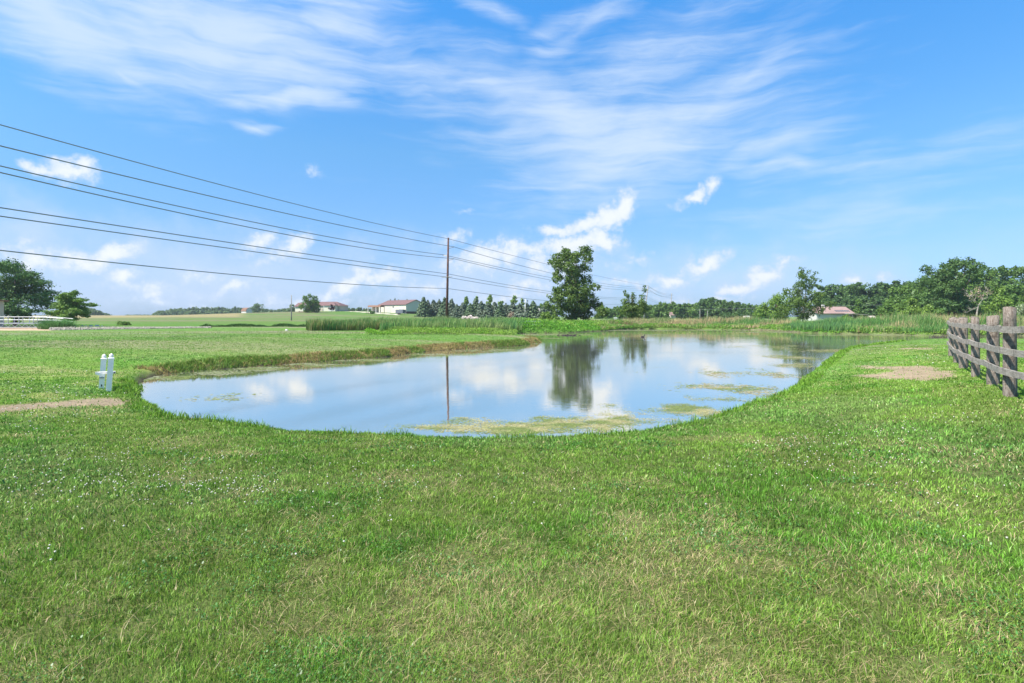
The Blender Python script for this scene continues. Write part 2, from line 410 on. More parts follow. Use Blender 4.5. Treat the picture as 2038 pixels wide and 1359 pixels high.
def ground_color(X, Y, S):
    c = lawn_color(X, Y)
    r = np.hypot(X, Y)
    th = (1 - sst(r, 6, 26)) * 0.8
    c = c + (np.array((0.085, 0.095, 0.035)) - c) * th[:, None]  # thatch tone near the viewer, darkened to paint shade between the blades
    # open lawn further out: mown bands
    wf = sst(r, 16, 40)[:, None]
    stripe = 0.5 + 0.5 * np.sin((X * 0.55 + Y * 0.83) * 1.9 + 1.5 * fbm(X / 9, Y / 9, 71, 2))
    Yl = np.log(np.maximum(Y, 5)) * 40
    band = fbm(X / 40, Yl / 3.0, 61, 4); b2 = fbm(X / 60 + 5, Yl / 5.0, 66, 3)
    fc = np.array((0.135, 0.225, 0.050)) + (np.array((0.205, 0.225, 0.105)) - np.array((0.135, 0.225, 0.050))) * sst(band, 0.40, 0.60)[:, None]
    fc = fc + (np.array((0.105, 0.225, 0.035)) - fc) * (0.8 * sst(b2, 0.48, 0.60))[:, None]
    fc = fc * (1 + 0.07 * (stripe - 0.5))[:, None]
    c = c * (1 - wf) + fc * wf
    # far fields
    lw = 1 - sst(X / np.maximum(Y, 1), -0.36, -0.30)
    fld = sst(Y, 120, 150) * lw
    c = c + (np.array((0.22, 0.21, 0.11)) - c) * (fld * sst(fbm(X / 90, Y / 14, 81, 3), 0.42, 0.6) * 0.8)[:, None]
    far_ = sst(Y, 68, 80) * (Y > 0) * (X < 0)
    c = c * (1 - 0.18 * far_)[:, None]
    tan = sst(Y, 185, 200) * (1 - sst(X / np.maximum(Y, 1), -0.49, -0.46))
    c = c + (np.array((0.31, 0.25, 0.13)) - c) * 0.8 * tan[:, None]
    def zone(P, colr, soft=0.25, nz=0.5, k=1.0):
        nonlocal c
        sdv = np.full(len(X), 9.0)
        m = (X > P[:, 0].min() - 3) & (X < P[:, 0].max() + 3) & (Y > P[:, 1].min() - 3) & (Y < P[:, 1].max() + 3)
        if m.any(): sdv[m] = poly_sd(X[m], Y[m], P)
        f = (1 - sst(sdv + (fbm(X * 1.6, Y * 1.6, 91, 3) - 0.5) * nz, -soft, soft)) * k
        c = c + (np.array(colr) - c) * f[:, None]
    zone(SOIL_LEFT, SOIL, 0.12, 0.5); zone(SOIL_RIGHT, SOIL * 1.1, 0.25, 0.9); zone(SOIL_THIN, SOIL * 1.1, 0.15, 0.3)
    zone(SAND, (0.50, 0.36, 0.25), 0.6, 1.0); zone(DRIVE, (0.55, 0.50, 0.40), 0.6, 0.8); zone(TRACK, (0.24, 0.23, 0.15), 0.9, 1.0, 0.75)
    # dead fringe on the left bank
    lb = leftbank(X, Y)
    fr = lb * (1 - sst(S + 1.8 * (fbm(X / 1.6, Y / 1.6, 95, 3) - 0.5), 0.5, 1.7)) * sst(fbm(X / 2.2, Y / 2.2, 96, 3), 0.3, 0.5)
    c = c + (np.array((0.36, 0.27, 0.11)) - c) * (0.85 * fr)[:, None]
    # mud under water and at the very edge
    mud = 1 - sst(S, 0.05, 0.35)
    c = c + (np.array((0.085, 0.075, 0.045)) - c) * mud[:, None]
    return np.clip(c, 0, 1)
na_f = 760; azf = np.linspace(R(-54), R(54), na_f); azb = np.linspace(R(54), R(306), 90)[1:-1]
AZ = np.concatenate([azf, azb]); na = len(AZ)
rr = [0.25]
while rr[-1] < 4000: rr.append(rr[-1] * (1.0135 if rr[-1] < 110 else 1.03))
RR = np.array(rr); nr = len(RR)
gx = (RR[:, None] * np.sin(AZ)[None]).ravel(); gy = (RR[:, None] * np.cos(AZ)[None]).ravel()
gs = pond_sd(gx, gy)
gzz = H(gx, gy, gs)
i, j = np.meshgrid(np.arange(nr - 1), np.arange(na), indexing='ij'); j2 = (j + 1) % na
gf = np.stack([i*na+j, i*na+j2, (i+1)*na+j2, (i+1)*na+j], -1).reshape(-1, 4)[:, ::-1]
gv = np.stack([gx, gy, gzz], 1)
cen = len(gv); gv = np.vstack([gv, [[0, 0, gz(0, 0.1)]]])
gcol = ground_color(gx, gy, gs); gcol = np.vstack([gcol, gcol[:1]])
m, t, b = new_mat('ground')
a = t.n.new('ShaderNodeAttribute'); a.attribute_name = 'Col'
geo = t.n.new('ShaderNodeNewGeometry'); P = geo.outputs['Position']
n1 = t.noise(P, 9, 6, 0.7); n2 = t.noise(P, 60, 3, 0.7); n3 = t.noise(P, 1.4, 5, 0.65)
k = t.m('MULTIPLY', t.smooth(n1, 0.25, 0.75, 0.72, 1.25), t.smooth(n2, 0.2, 0.8, 0.75, 1.22))
k = t.m('MULTIPLY', k, t.smooth(n3, 0.3, 0.7, 0.86, 1.14))
cb2 = t.n.new('ShaderNodeCombineXYZ')
for q in range(3): t.link(k, cb2.inputs[q])
t.link(t.mix(1.0, a.outputs['Color'], cb2.outputs[0], 'MULTIPLY'), b.inputs['Base Color'])
b.inputs['Roughness'].default_value = 0.95; b.inputs['Specular IOR Level'].default_value = 0.1
bn = t.n.new('ShaderNodeBump'); bn.inputs['Strength'].default_value = 0.8; bn.inputs['Distance'].default_value = 0.05
t.link(t.m('ADD', n1, t.m('MULTIPLY', n2, 0.4)), bn.inputs['Height']); t.link(bn.outputs[0], b.inputs['Normal'])
M_ground = m
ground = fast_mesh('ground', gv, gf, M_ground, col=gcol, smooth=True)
tag(ground, 'mown green lawn and open fields around the pond', 'ground', kind='structure')

# ------------------------------------------------------------------ water
m, t, b = new_mat('pond_water')
geo = t.n.new('ShaderNodeNewGeometry'); P = geo.outputs['Position']
b.inputs['Base Color'].default_value = (0.05, 0.065, 0.055, 1)
b.inputs['Roughness'].default_value = 0.03; b.inputs['IOR'].default_value = 6.0
r1 = t.noise(t.mapping(P, scale=(1.0, 2.2, 1)), 3.2, 3, 0.5, 0.3)
r2 = t.noise(t.mapping(P, scale=(1.0, 2.0, 1)), 11.0, 3, 0.5)
br = t.smooth(t.noise(t.mapping(P, scale=(0.05, 0.16, 1)), 1.0, 3, 0.5), 0.40, 0.66, 0.6, 2.0)
sx_ = t.n.new('ShaderNodeSeparateXYZ'); t.link(P, sx_.inputs[0])
br = t.m('ADD', br, t.smooth(t.m('SUBTRACT', sx_.outputs[0], t.m('MULTIPLY', sx_.outputs[1], 0.45)), 2.0, 9.0, 0.0, 2.2))
hgt = t.m('MULTIPLY', t.m('ADD', t.m('MULTIPLY', r1, 0.55), t.m('MULTIPLY', r2, 0.12)), br)
bn = t.n.new('ShaderNodeBump'); bn.inputs['Strength'].default_value = 0.5; bn.inputs['Distance'].default_value = 0.0045
t.link(hgt, bn.inputs['Height'])
gl = t.n.new('ShaderNodeBsdfGlossy'); gl.inputs['Roughness'].default_value = 0.015; gl.inputs[0].default_value = (1.0, 0.94, 0.83, 1); t.link(bn.outputs[0], gl.inputs['Normal'])
df = t.n.new('ShaderNodeBsdfDiffuse'); df.inputs[0].default_value = (0.29, 0.30, 0.27, 1)
fr = t.n.new('ShaderNodeFresnel'); fr.inputs[0].default_value = 1.333
mx_ = t.n.new('ShaderNodeMixShader'); t.link(t.smooth(fr.outputs[0], 0.0, 0.42, 0.12, 0.93), mx_.inputs[0])
t.link(df.outputs[0], mx_.inputs[1]); t.link(gl.outputs[0], mx_.inputs[2]); t.link(mx_.outputs[0], t.n['Material Output'].inputs[0]); t.n.remove(b)
M_water = m
wv = [(-30, 7, 0), (130, 7, 0), (130, 120, 0), (-30, 120, 0)]
water = fast_mesh('water', np.array(wv), np.array([[0, 1, 2, 3]]), M_water)
tag(water, 'still pond water mirroring clouds and trees', 'water', kind='structure')

# ------------------------------------------------------------------ floating algae (thin irregular mats, stuff)
def algae(name, spots, cell, thr, label, col, seed):
    X = []; Y = []
    for (px, py, rx, ry, k) in spots:          # pixel ellipse turned into a patch of pond surface
        cx_, cy_ = wp(px, py); d = cy_
        ax = rx / F * d; ay = abs(wp(px, py - ry)[1] - wp(px, py + ry)[1]) / 2
        n_ = int(min(90000, 4 * ax * ay / cell ** 2 * 0.9))
        ux = rng.uniform(-1, 1, n_); uy = rng.uniform(-1, 1, n_)
        x = cx_ + ux * ax; y = cy_ + uy * ay
        e = 1 - np.hypot(ux, uy)
        nz = 0.75 * fbm(x / 0.75 / (1 + y / 30), y / 0.5 / (1 + y / 30), seed, 5) + 0.25 * fbm(x / 0.12 / (1 + y / 15), y / 0.12 / (1 + y / 15), seed + 9, 3)
        keep = (nz + 0.35 * e * k - (1 - k) * 0.15 + rng.normal(0, 0.095, n_)) > thr + 0.05
        X.append(x[keep]); Y.append(y[keep])
    X = np.concatenate(X); Y = np.concatenate(Y)
    s = pond_sd(X, Y); q = s < 0.0; X, Y = X[q], Y[q]; n_ = len(X)
    ang = rng.uniform(0, 6.28, n_); sz = cell * rng.uniform(0.35, 0.95, n_)
    z = 0.003 + rng.uniform(0, 0.004, n_); vs = []
    for kq in range(6):
        rad = sz * rng.uniform(0.6, 1.2, n_); tt = ang + kq * math.pi / 3
        vs.append(np.stack([X + rad * 1.25 * np.cos(tt), Y + rad * 0.8 * np.sin(tt), z], 1))
    V = np.stack(vs, 1).reshape(-1, 3)
    Fc = np.arange(n_ * 6).reshape(-1, 6)
    gm = sst(fbm(X / 0.6, Y / 0.4, seed + 40, 3), 0.35, 0.65)[:, None]; base = (np.array(col)[None] * (1 - gm) + np.array((0.27, 0.33, 0.11)) * gm) * rng.uniform(0.55, 1.2, (n_, 1))
    o = fast_mesh(name, V, Fc, M_blade, col=np.repeat(base, 6, 0))
    return tag(o, label, 'algae', kind='stuff')
algae('algae_scum', [(980,855,120,9,1.0),(1110,850,130,11,1.0),(1250,836,120,14,.9),(1180,842,120,14,.75),(1000,845,160,16,.6),(1320,818,150,16,.6),(1090,832,36,6,.9),(1020,862,40,6,1.0),(870,850,110,8,.55),(1390,820,90,14,.8),(1450,795,80,10,.6)],
      0.022, 0.575, 'yellow green algae scum floating along the near shore of the pond', (0.52, 0.48, 0.24), 201)
algae('algae_scum', [(1500,778,80,14,1.0),(1480,742,90,10,.8),(1590,727,60,9,1.0),(1600,712,70,7,1.0),(1560,745,60,6,.7),(1640,697,90,4,.9),(1400,770,100,10,.4),(1540,690,110,3,.4),(1330,735,110,6,.2)],
      0.045, 0.60, 'tan algae scum floating in bands by the right shore of the pond', (0.47, 0.43, 0.25), 202)
algae('algae_scum', [(400,742,110,5,.9),(520,733,90,5,.9),(620,726,90,4,.9),(740,717,90,3,.9),(860,706,90,3,.7),(960,697,80,3,.7),(330,752,60,5,.8),(390,792,110,12,.05),(1100,666,80,1.6,1.1),(1250,657.5,90,1.3,1.1),(1400,657,130,1.0,1.0),(1560,661,120,1.2,1.0),(1720,667,120,1.0,1.1),(1100,673,60,1,.8),(1040,683,30,2,1.0)],
      0.06, 0.55, 'pale grey green algae film hugging the far and left banks', (0.40, 0.42, 0.27), 203)

# ------------------------------------------------------------------ lawn grass (stuff)
def blades(X, Y, hgt, wid, col, lean, name, mat, bend=0.5, leandir=None, S=None, z=None):
    n_ = len(X)
    if z is None: z = H(X, Y, S) - 0.004
    a = rng.uniform(0, 2 * math.pi, n_) if leandir is None else leandir
    face = rng.uniform(0, 2 * math.pi, n_)
    lx, ly = np.cos(a), np.sin(a); wx, wy = np.cos(face) * wid / 2, np.sin(face) * wid / 2
    L1 = lean * hgt
    up = np.sqrt(np.maximum(hgt ** 2 - L1 ** 2, (0.2 * hgt) ** 2))
    B0 = np.stack([X - wx, Y - wy, z], 1); B1 = np.stack([X + wx, Y + wy, z], 1)
    mx, my, mz = X + lx * L1 * 0.35, Y + ly * L1 * 0.35, z + up * 0.6
    M0 = np.stack([mx - wx * 0.8, my - wy * 0.8, mz], 1); M1 = np.stack([mx + wx * 0.8, my + wy * 0.8, mz], 1)
    T = np.stack([X + lx * L1 * (1 + bend * 0.3), Y + ly * L1 * (1 + bend * 0.3), z + up], 1)
    V = np.stack([B0, B1, M1, M0, T], 1).reshape(-1, 3)
    k = np.arange(n_)[:, None] * 5
    Fc = np.concatenate([k + [[0, 1, 2]], k + [[0, 2, 3]], k + [[3, 2, 4]]], 0)
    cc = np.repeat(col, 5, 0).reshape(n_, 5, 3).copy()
    cc[:, 0:2] *= 0.8; cc[:, 4] *= 1.1  # blade feet darkened: shade near the ground painted into the colour
    return fast_mesh(name, V, Fc, mat, col=cc.reshape(-1, 3))
NB = 1080000
r_lo, r_hi = 1.75, 80.0
u = rng.uniform(0, 1, NB)
rad = np.exp(math.log(r_lo) + u ** 1.05 * (math.log(r_hi) - math.log(r_lo)))
ph = rng.uniform(R(-50), R(50), NB)
X, Y = rad * np.sin(ph), rad * np.cos(ph)
# gather into small tufts
S = pond_sd(X, Y)
keep = (S > 0.03 + 0.45 * sst(fbm(X / 1.3, Y / 1.3, 311, 3), 0.52, 0.66)) & (rng.uniform(0, 1, NB) > 0.95 * sst(rad, 35, 78))
for P_, kp in ((SOIL_LEFT, .12), (SOIL_RIGHT, .10), (SOIL_THIN, .2), (SAND, .0)):
    inside = (poly_sd(X, Y, P_) + (fbm(X * 1.6, Y * 1.6, 91, 3) - 0.5) * 0.7 + rng.normal(0, 0.08, NB)) < 0
    keep &= ~inside | (rng.uniform(0, 1, NB) < kp)
gap = fbm(X * 6.5, Y * 6.5, 107, 3); keep &= rng.uniform(0, 1, NB) < 0.45 + 0.55 * sst(gap, 0.30, 0.56) + sst(rad, 8, 30)
X, Y, S, rad = X[keep], Y[keep], S[keep], rad[keep]; n_ = len(X)
dry, lush, blue = lawn_tone(X, Y)
tuft = fbm(X * 7, Y * 7, 101, 3); tuft2 = fbm(X * 2.6, Y * 2.6, 103, 3)
hg = (0.028 + 0.030 * tuft2 + 0.008 * lush) * rng.uniform(0.55, 1.35, n_) * (1 + 0.35 * (tuft - 0.5))
hg *= (1 + 0.6 * np.exp(-S / 0.3)) * (1 - 0.3 * sst(rad, 12, 40))
wd = np.maximum(0.0023, rad * 0.00098) * rng.uniform(0.7, 1.3, n_) * (1 + 0.35 * blue)
la = 2 * math.pi * fbm(X / 0.9, Y / 0.9, 111, 2) * 1.6 + rng.normal(0, 1.7, n_)
lean = np.clip(0.45 + 0.25 * rng.normal(0, 1, n_) + 0.2 * dry, 0.05, 0.93)
base = MID + (LUSH * 1.05 - MID) * lush[:, None]
base = base + (BLUE * 1.1 - base) * (blue * 0.45)[:, None]
base = base * (1 + 0.15 * np.sin((X * 0.83 - Y * 0.55) * 2.9 + 1.2 * fbm(X / 4, Y / 4, 117, 2)) * sst(X, 1.5, 4))[:, None]
isdry = rng.uniform(0, 1, n_) < (0.05 + 0.44 * dry)
vr = (0.60 * (1 - 0.6 * sst(rad, 6, 35)))[:, None]; base = base * (1 + vr * rng.uniform(-1, 1, (n_, 1))) * (1 + 0.9 * (tuft[:, None] - 0.5))
base[isdry] = DRY[None] * rng.uniform(0.7, 1.5, (isdry.sum(), 1)); lean[isdry] = np.clip(lean[isdry] + 0.3, 0, 0.97); wd[isdry] *= 0.75
lb = leftbank(X, Y) * np.exp(-(S / 1.1) ** 2)
br = rng.uniform(0, 1, n_) < lb * 0.75
base[br] = np.array((0.42, 0.31, 0.13))[None] * rng.uniform(0.6, 1.3, (br.sum(), 1))
fresh = rng.uniform(0, 1, n_) < np.exp(-S / 0.5) * (1 - lb) * 0.7
base[fresh] = np.array((0.13, 0.27, 0.035))[None] * rng.uniform(0.7, 1.25, (fresh.sum(), 1))
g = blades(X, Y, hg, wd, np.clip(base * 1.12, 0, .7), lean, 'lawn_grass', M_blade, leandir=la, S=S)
tag(g, 'short mown lawn grass with dry tan patches around the pond', 'grass', kind='stuff')

# loose dry strands lying in the sward
n_ = 9000; rad = np.exp(rng.uniform(math.log(1.8), math.log(9), n_)); ph = rng.uniform(R(-46), R(46), n_); X, Y = rad * np.sin(ph), rad * np.cos(ph)
k = rng.uniform(0, 1, n_) < 0.15 + 0.85 * lawn_tone(X, Y)[0]; X, Y, rad = X[k], Y[k], rad[k]; n_ = len(X); S = pond_sd(X, Y)
g = blades(X, Y, rng.uniform(0.06, 0.15, n_), np.maximum(0.0022, rad * 0.0008), np.array((0.52, 0.42, 0.22)) * rng.uniform(0.6, 1.1, (n_, 1)), rng.uniform(0.86, 0.985, n_), 'dry_grass', M_blade, S=S, z=H(X, Y, S) + rng.uniform(0.015, 0.045, n_))
tag(g, 'loose dry tan grass strands lying across the foreground lawn', 'grass', kind='stuff')

# taller tufts along the left bank and near shore
def shore_pts(n_, smin, smax, ymax=200, region=None):
    seg = np.roll(POND, -1, 0) - POND; ln = np.hypot(seg[:, 0], seg[:, 1])
    mid = POND + seg / 2; wt = ln.copy()
    if region is not None: wt = wt * region(mid[:, 0], mid[:, 1])
    idx = rng.choice(len(POND), n_, p=wt / wt.sum()); t_ = rng.uniform(0, 1, n_)
    p = POND[idx] + seg[idx] * t_[:, None]
    area = 0.5 * np.sum(POND[:, 0] * np.roll(POND[:, 1], -1) - np.roll(POND[:, 0], -1) * POND[:, 1])
    nm = np.stack([seg[idx, 1], -seg[idx, 0]], 1) / ln[idx][:, None] * (1 if area > 0 else -1)
    d_ = rng.uniform(smin, smax, n_)
    return p[:, 0] + nm[:, 0] * d_, p[:, 1] + nm[:, 1] * d_
X, Y = shore_pts(30000, -0.05, 1.0, region=lambda x, y: (leftbank(x, y) > 0.5).astype(float))
S = pond_sd(X, Y); n_ = len(X)
q = fbm(X / 1.5, Y / 1.5, 131, 3); grn = rng.uniform(0, 1, n_) < 0.12 + 0.8 * sst(q, 0.40, 0.60)
c = np.where(grn[:, None], np.array((0.17, 0.28, 0.05)), np.array((0.40, 0.30, 0.13))) * rng.uniform(0.5, 1.4, (n_, 1))
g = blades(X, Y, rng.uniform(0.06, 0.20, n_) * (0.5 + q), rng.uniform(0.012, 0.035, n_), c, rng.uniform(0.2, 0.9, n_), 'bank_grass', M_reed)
tag(g, 'brown and green overhanging tufts on the steep left bank', 'grass', kind='stuff')
X, Y = shore_pts(26000, -0.08, 0.7, region=lambda x, y: ((y < 19.5) | ((x > 10) & (y < 50) & (x > 0.42 * y))).astype(float))
S = pond_sd(X, Y); n_ = len(X)
q = fbm(X / 0.5, Y / 0.5, 133, 3)
c = np.array((0.19, 0.35, 0.045)) * rng.uniform(0.5, 1.3, (n_, 1))
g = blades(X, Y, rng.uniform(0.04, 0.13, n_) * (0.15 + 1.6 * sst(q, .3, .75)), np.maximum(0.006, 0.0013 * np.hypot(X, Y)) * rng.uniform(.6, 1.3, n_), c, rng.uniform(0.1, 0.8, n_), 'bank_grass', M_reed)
tag(g, 'bright green longer grass fringing the near pond edge', 'grass', kind='stuff')

# ------------------------------------------------------------------ clover flowers and broad leaves (stuff)
def clover_flowers(spots):
    V0_, F0_ = [], []
    import bmesh
    bm = bmesh.new(); bmesh.ops.create_icosphere(bm, subdivisions=1, radius=1.0)
    V0_ = np.array([v.co[:] for v in bm.verts]); F0_ = np.array([[v.index for v in f.verts] for f in bm.faces]); bm.free()
    X, Y = [], []
    for (px, py, rx, ry, n_) in spots:
        for _ in range(int(n_ * 0.5)):
            x, y = random.gauss(px, rx), random.gauss(py, ry)
            if y < 660: continue
            d = F * 1.55 / (y - HY); X.append((x - CX) / F * d); Y.append(d)
    X, Y = np.array(X), np.array(Y); S = pond_sd(X, Y); k = S > 0.3
    X, Y, S = X[k], Y[k], S[k]; z = H(X, Y, S); n_ = len(X)
    r_ = np.maximum(0.007, 0.0007 * np.hypot(X, Y)) * rng.uniform(0.75, 1.3, n_)
    z = z + rng.uniform(0.04, 0.075, n_)
    V = (V0_[None] * r_[:, None, None] * np.array((1, 1, 0.85)) + np.stack([X, Y, z], 1)[:, None]).reshape(-1, 3)
    Fc = (F0_[None] + (np.arange(n_) * len(V0_))[:, None, None]).reshape(-1, 3)
    col = np.repeat(np.array((0.86, 0.82, 0.72))[None] * rng.uniform(0.75, 1.05, (n_, 1)), len(V0_), 0)
    return fast_mesh('clover_flowers', V, Fc, M_blade, col=col, smooth=True)
o = clover_flowers([(150,900,150,40,260),(330,920,110,18,170),(470,930,70,14,110),(120,745,110,18,210),(60,790,70,20,130),(300,860,160,16,120),(620,900,160,30,70),
 (1750,880,160,40,170),(1560,870,90,16,90),(1640,845,50,8,60),(1830,830,60,10,60),(1900,950,100,50,40),(1000,960,300,40,40),(150,1000,120,60,50),(1850,720,60,20,40),(1000,900,250,16,40)])
tag(o, 'tiny white clover flowers dotted over the lawn', 'flowers', kind='stuff')
def lawn_weeds(n_):
    ph = rng.uniform(R(-46), R(46), n_); rad = np.exp(rng.uniform(math.log(1.8), math.log(9.5), n_))
    X, Y = rad * np.sin(ph), rad * np.cos(ph)
    m_ = fbm(X / 0.55, Y / 0.55, 141, 3) + 0.10 * np.exp(-((X + 1.6) / 1.4) ** 2 - ((Y - 2.5) / 1.2) ** 2) + 0.08 * np.exp(-((X - 1.7) / .9) ** 2 - ((Y - 2.3) / .8) ** 2)
    k = m_ + rng.normal(0, .07, n_) > 0.70; X, Y = X[k], Y[k]; n_ = len(X); S = pond_sd(X, Y); z = H(X, Y, S)
    ang = rng.uniform(0, 6.28, n_); sz = rng.uniform(0.003, 0.006, n_) * np.maximum(1, np.hypot(X, Y) / 3.5)
    tx, ty = rng.normal(0, 0.5, n_), rng.normal(0, 0.5, n_); zz = z + rng.uniform(0.015, 0.05, n_)
    vs = []
    for kq in range(6):
        t_ = ang + kq * math.pi / 3; dx, dy = sz * np.cos(t_), sz * np.sin(t_)
        vs.append(np.stack([X + dx, Y + dy, zz + dx * tx + dy * ty], 1))
    V = np.stack(vs, 1).reshape(-1, 3)
    col = np.repeat(np.array((0.065, 0.17, 0.035))[None] * rng.uniform(0.6, 1.6, (n_, 1)), 6, 0)
    return fast_mesh('clover_leaves', V, np.arange(n_ * 6).reshape(-1, 6), M_blade, col=col)
tag(lawn_weeds(90000), 'dark green clover leaves in patches low in the foreground grass', 'ground cover', kind='stuff')

# ------------------------------------------------------------------ reeds, cattails and weeds (stuff)
def rand_in(P, n_):
    lo, hi = P.min(0), P.max(0); X, Y = [], []
    tot = 0
    while tot < n_:
        x = rng.uniform(lo[0], hi[0], n_ * 2); y = rng.uniform(lo[1], hi[1], n_ * 2)
        k = poly_sd(x, y, P) < 0; X.append(x[k]); Y.append(y[k]); tot += k.sum()
        if k.sum() == 0: break
    return np.concatenate(X)[:n_], np.concatenate(Y)[:n_]
def reeds(label, P, n_, h, wid, cols, smin=0.3, name='reed_bed', cat='reeds', lean=(0.02, 0.35), dens=None):
    X, Y = rand_in(np.array(P, float), n_)
    S = pond_sd(X, Y); k = S > smin
    if dens is not None: k &= rng.uniform(0, 1, len(X)) < dens(X, Y, S)
    X, Y, S = X[k], Y[k], S[k]; n2 = len(X)
    q = fbm(X / 3.5, Y / 3.5, 151, 3); hh = h(X, Y, S) * (0.45 + 1.05 * q) * rng.uniform(0.6, 1.2, n2)
    ci_ = fbm(X / 5, Y / 5, 161, 3) + rng.normal(0, 0.13, n2)
    cols = np.array(cols); idx = np.clip((sst(ci_, 0.25, 0.75) * len(cols)).astype(int), 0, len(cols) - 1)
    c = cols[idx] * rng.uniform(0.55, 1.35, (n2, 1))
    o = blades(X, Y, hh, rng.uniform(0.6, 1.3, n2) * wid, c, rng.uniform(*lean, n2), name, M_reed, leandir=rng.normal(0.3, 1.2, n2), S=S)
    # pale seed heads on part of them
    return tag(o, label, cat, kind='stuff')
RG = [(0.10, 0.22, 0.075), (0.14, 0.30, 0.07), (0.20, 0.34, 0.08), (0.27, 0.34, 0.12)]
RT = [(0.11, 0.24, 0.06), (0.18, 0.31, 0.08), (0.31, 0.34, 0.14), (0.48, 0.38, 0.20)]
def strip(a, b, near_off, far_off):
    """polygon behind the far shore between two photo columns"""
    out = []; back = []
    for px in np.linspace(a, b, 24):
        # shoreline distance along this ray (last exit from pond)
        ds = np.linspace(50, 125, 600); s = poly_sd((px - CX) / F * ds, ds, POND)
        ins = np.where(s < 0)[0]; d0 = ds[ins[-1]] if len(ins) else 75
        out.append(((px - CX) / F * (d0 + near_off), d0 + near_off)); back.append(((px - CX) / F * (d0 + far_off), d0 + far_off))
    return np.array(out + back[::-1])
reeds('tall green reeds with tan seed heads lining the far shore left of the willow', strip(1195, 1585, 0, 16), 26000, lambda x, y, s: 0.55 + 1.15 * sst(s, 1.5, 7), 0.075, RT)
reeds('dense grey green reed clump below the pink roofed farm building', strip(1575, 1712, 0, 13), 14000, lambda x, y, s: 1.0 + 0.25 * sst(s, 1, 6) + 0.35 * np.exp(-((x / y - 0.585) / 0.03) ** 2), 0.065, RG)
reeds('yellow green reed bank on the far shore in front of the dark woods', strip(1705, 2070, 0, 18), 24000, lambda x, y, s: 0.7 + 1.2 * sst(s, 1.5, 9), 0.06, RT)
reeds('dark cattail bed behind the left lawn under the small house', np.array([(-20.6,57.5),(-13.2,60),(-12.5,66),(-19,66),(-22.5,62)]), 7000, lambda x, y, s: 1.05 + 0 * x, 0.05, [(0.08,0.20,0.06),(0.12,0.25,0.06),(0.19,0.29,0.08),(0.36,0.33,0.14)])
reeds('long reed bed beside the utility pole behind the left lawn', np.array([(-13.0,56),(-3,62),(1,70),(2,92),(-12,90),(-17,72),(-15,64)]), 24000, lambda x, y, s: 1.0 + 0.25 * sst(y, 60, 68), 0.06, RG)
def leafy(label, P, n_, h, size, dark, name='weeds', smin=0.15, cols=None):
    X, Y = rand_in(np.array(P, float), n_); S = pond_sd(X, Y); k = S > smin; X, Y, S = X[k], Y[k], S[k]; n2 = len(X)
    q = fbm(X / 2.2, Y / 2.2, 171, 3); hh = h(X, Y, S) * sst(q, 0.15, 0.75)
    z = H(X, Y, S) + hh * rng.uniform(0, 1, n2) ** 0.6
    ctr = np.stack([X, Y, z], 1); V, Fc = cards(ctr, size * rng.uniform(0.6, 1.3, n2), rng.normal(0, 1, (n2, 3)) + np.array((0, -0.3, 1.3)), 0.55)
    cc = np.array(cols if cols is not None else [(0.12, 0.30, 0.035), (0.17, 0.38, 0.04), (0.23, 0.36, 0.07)])
    idx = np.clip((sst(fbm(X / 4, Y / 4, 181, 3) + rng.normal(0, .1, n2), .3, .7) * len(cc)).astype(int), 0, len(cc) - 1)
    col = np.repeat(cc[idx] * rng.uniform(0.6, 1.3, (n2, 1)), 4, 0)
    return tag(fast_mesh(name, V, Fc, M_reed, col=col), label, 'weeds', kind='stuff')
def cards(ctr, size, nrm, aspect=0.7):
    n_ = len(ctr); nrm = nrm / (np.linalg.norm(nrm, axis=1, keepdims=True) + 1e-9)
    rv = rng.normal(0, 1, (n_, 3)); u_ = np.cross(nrm, rv); u_ /= (np.linalg.norm(u_, axis=1, keepdims=True) + 1e-9); v_ = np.cross(nrm, u_)
    s = size[:, None] / 2
    V = np.stack([ctr + u_ * s, ctr + v_ * s * aspect, ctr - u_ * s, ctr - v_ * s * aspect], 1).reshape(-1, 4, 3)
    V[:, 1] += nrm * s * 0.25; V[:, 3] += nrm * s * 0.25
    return V.reshape(-1, 3), np.arange(n_ * 4).reshape(-1, 4)
leafy('bright green low weeds along the waterline below the far reeds', strip(1190, 2070, -0.2, 4.0), 30000, lambda x, y, s: 0.75 * np.exp(-((s - 1.6) / 1.8) ** 2), 0.22, 0)
leafy('rounded bright green weeds on the bank before the tall cottonwood', np.array([(1,73),(4.5,77.5),(14,86),(22,98),(22,116),(0,112),(-2,90),(-1,78)]), 30000, lambda x, y, s: 1.15 * sst(s, 0, 2.5) + .15, 0.26, 0)
leafy('lime green tall grass strip between left lawn and reeds', np.array([(-12.3,47.5),(-5,50),(0.2,57),(0.7,68),(0.5,73),(-6,63),(-14,56)]), 30000, lambda x, y, s: 0.55 + 0 * x, 0.13, 0, cols=[(0.17,0.37,0.04),(0.23,0.40,0.05),(0.22,0.34,0.07)])
leafy('dark ditch edge of long grass crossing the left field', np.array([(-41.5,75.5),(-27.5,75.5),(-27.5,77),(-41.5,77)]), 7000, lambda x, y, s: 0.42 + 0 * x, 0.14, 0, cols=[(0.05,0.12,0.03),(0.07,0.15,0.03)])
leafy('low rough green herbs beyond the reeds around the far trees', np.array([(20,112),(60,118),(105,112),(140,135),(60,150),(10,140),(-2,118)]), 16000, lambda x, y, s: 0.9 + 0 * x, 0.35, 0)
reeds('tan feathery grasses beneath the tall cottonwood', np.array([(10.5,104),(22,104),(24,114),(10,113)]), 4000, lambda x, y, s: 1.1 + 0 * x, 0.07, [(0.34,0.24,0.13),(0.30,0.24,0.10),(0.16,0.22,0.06)], name='tall_grass', cat='grass')

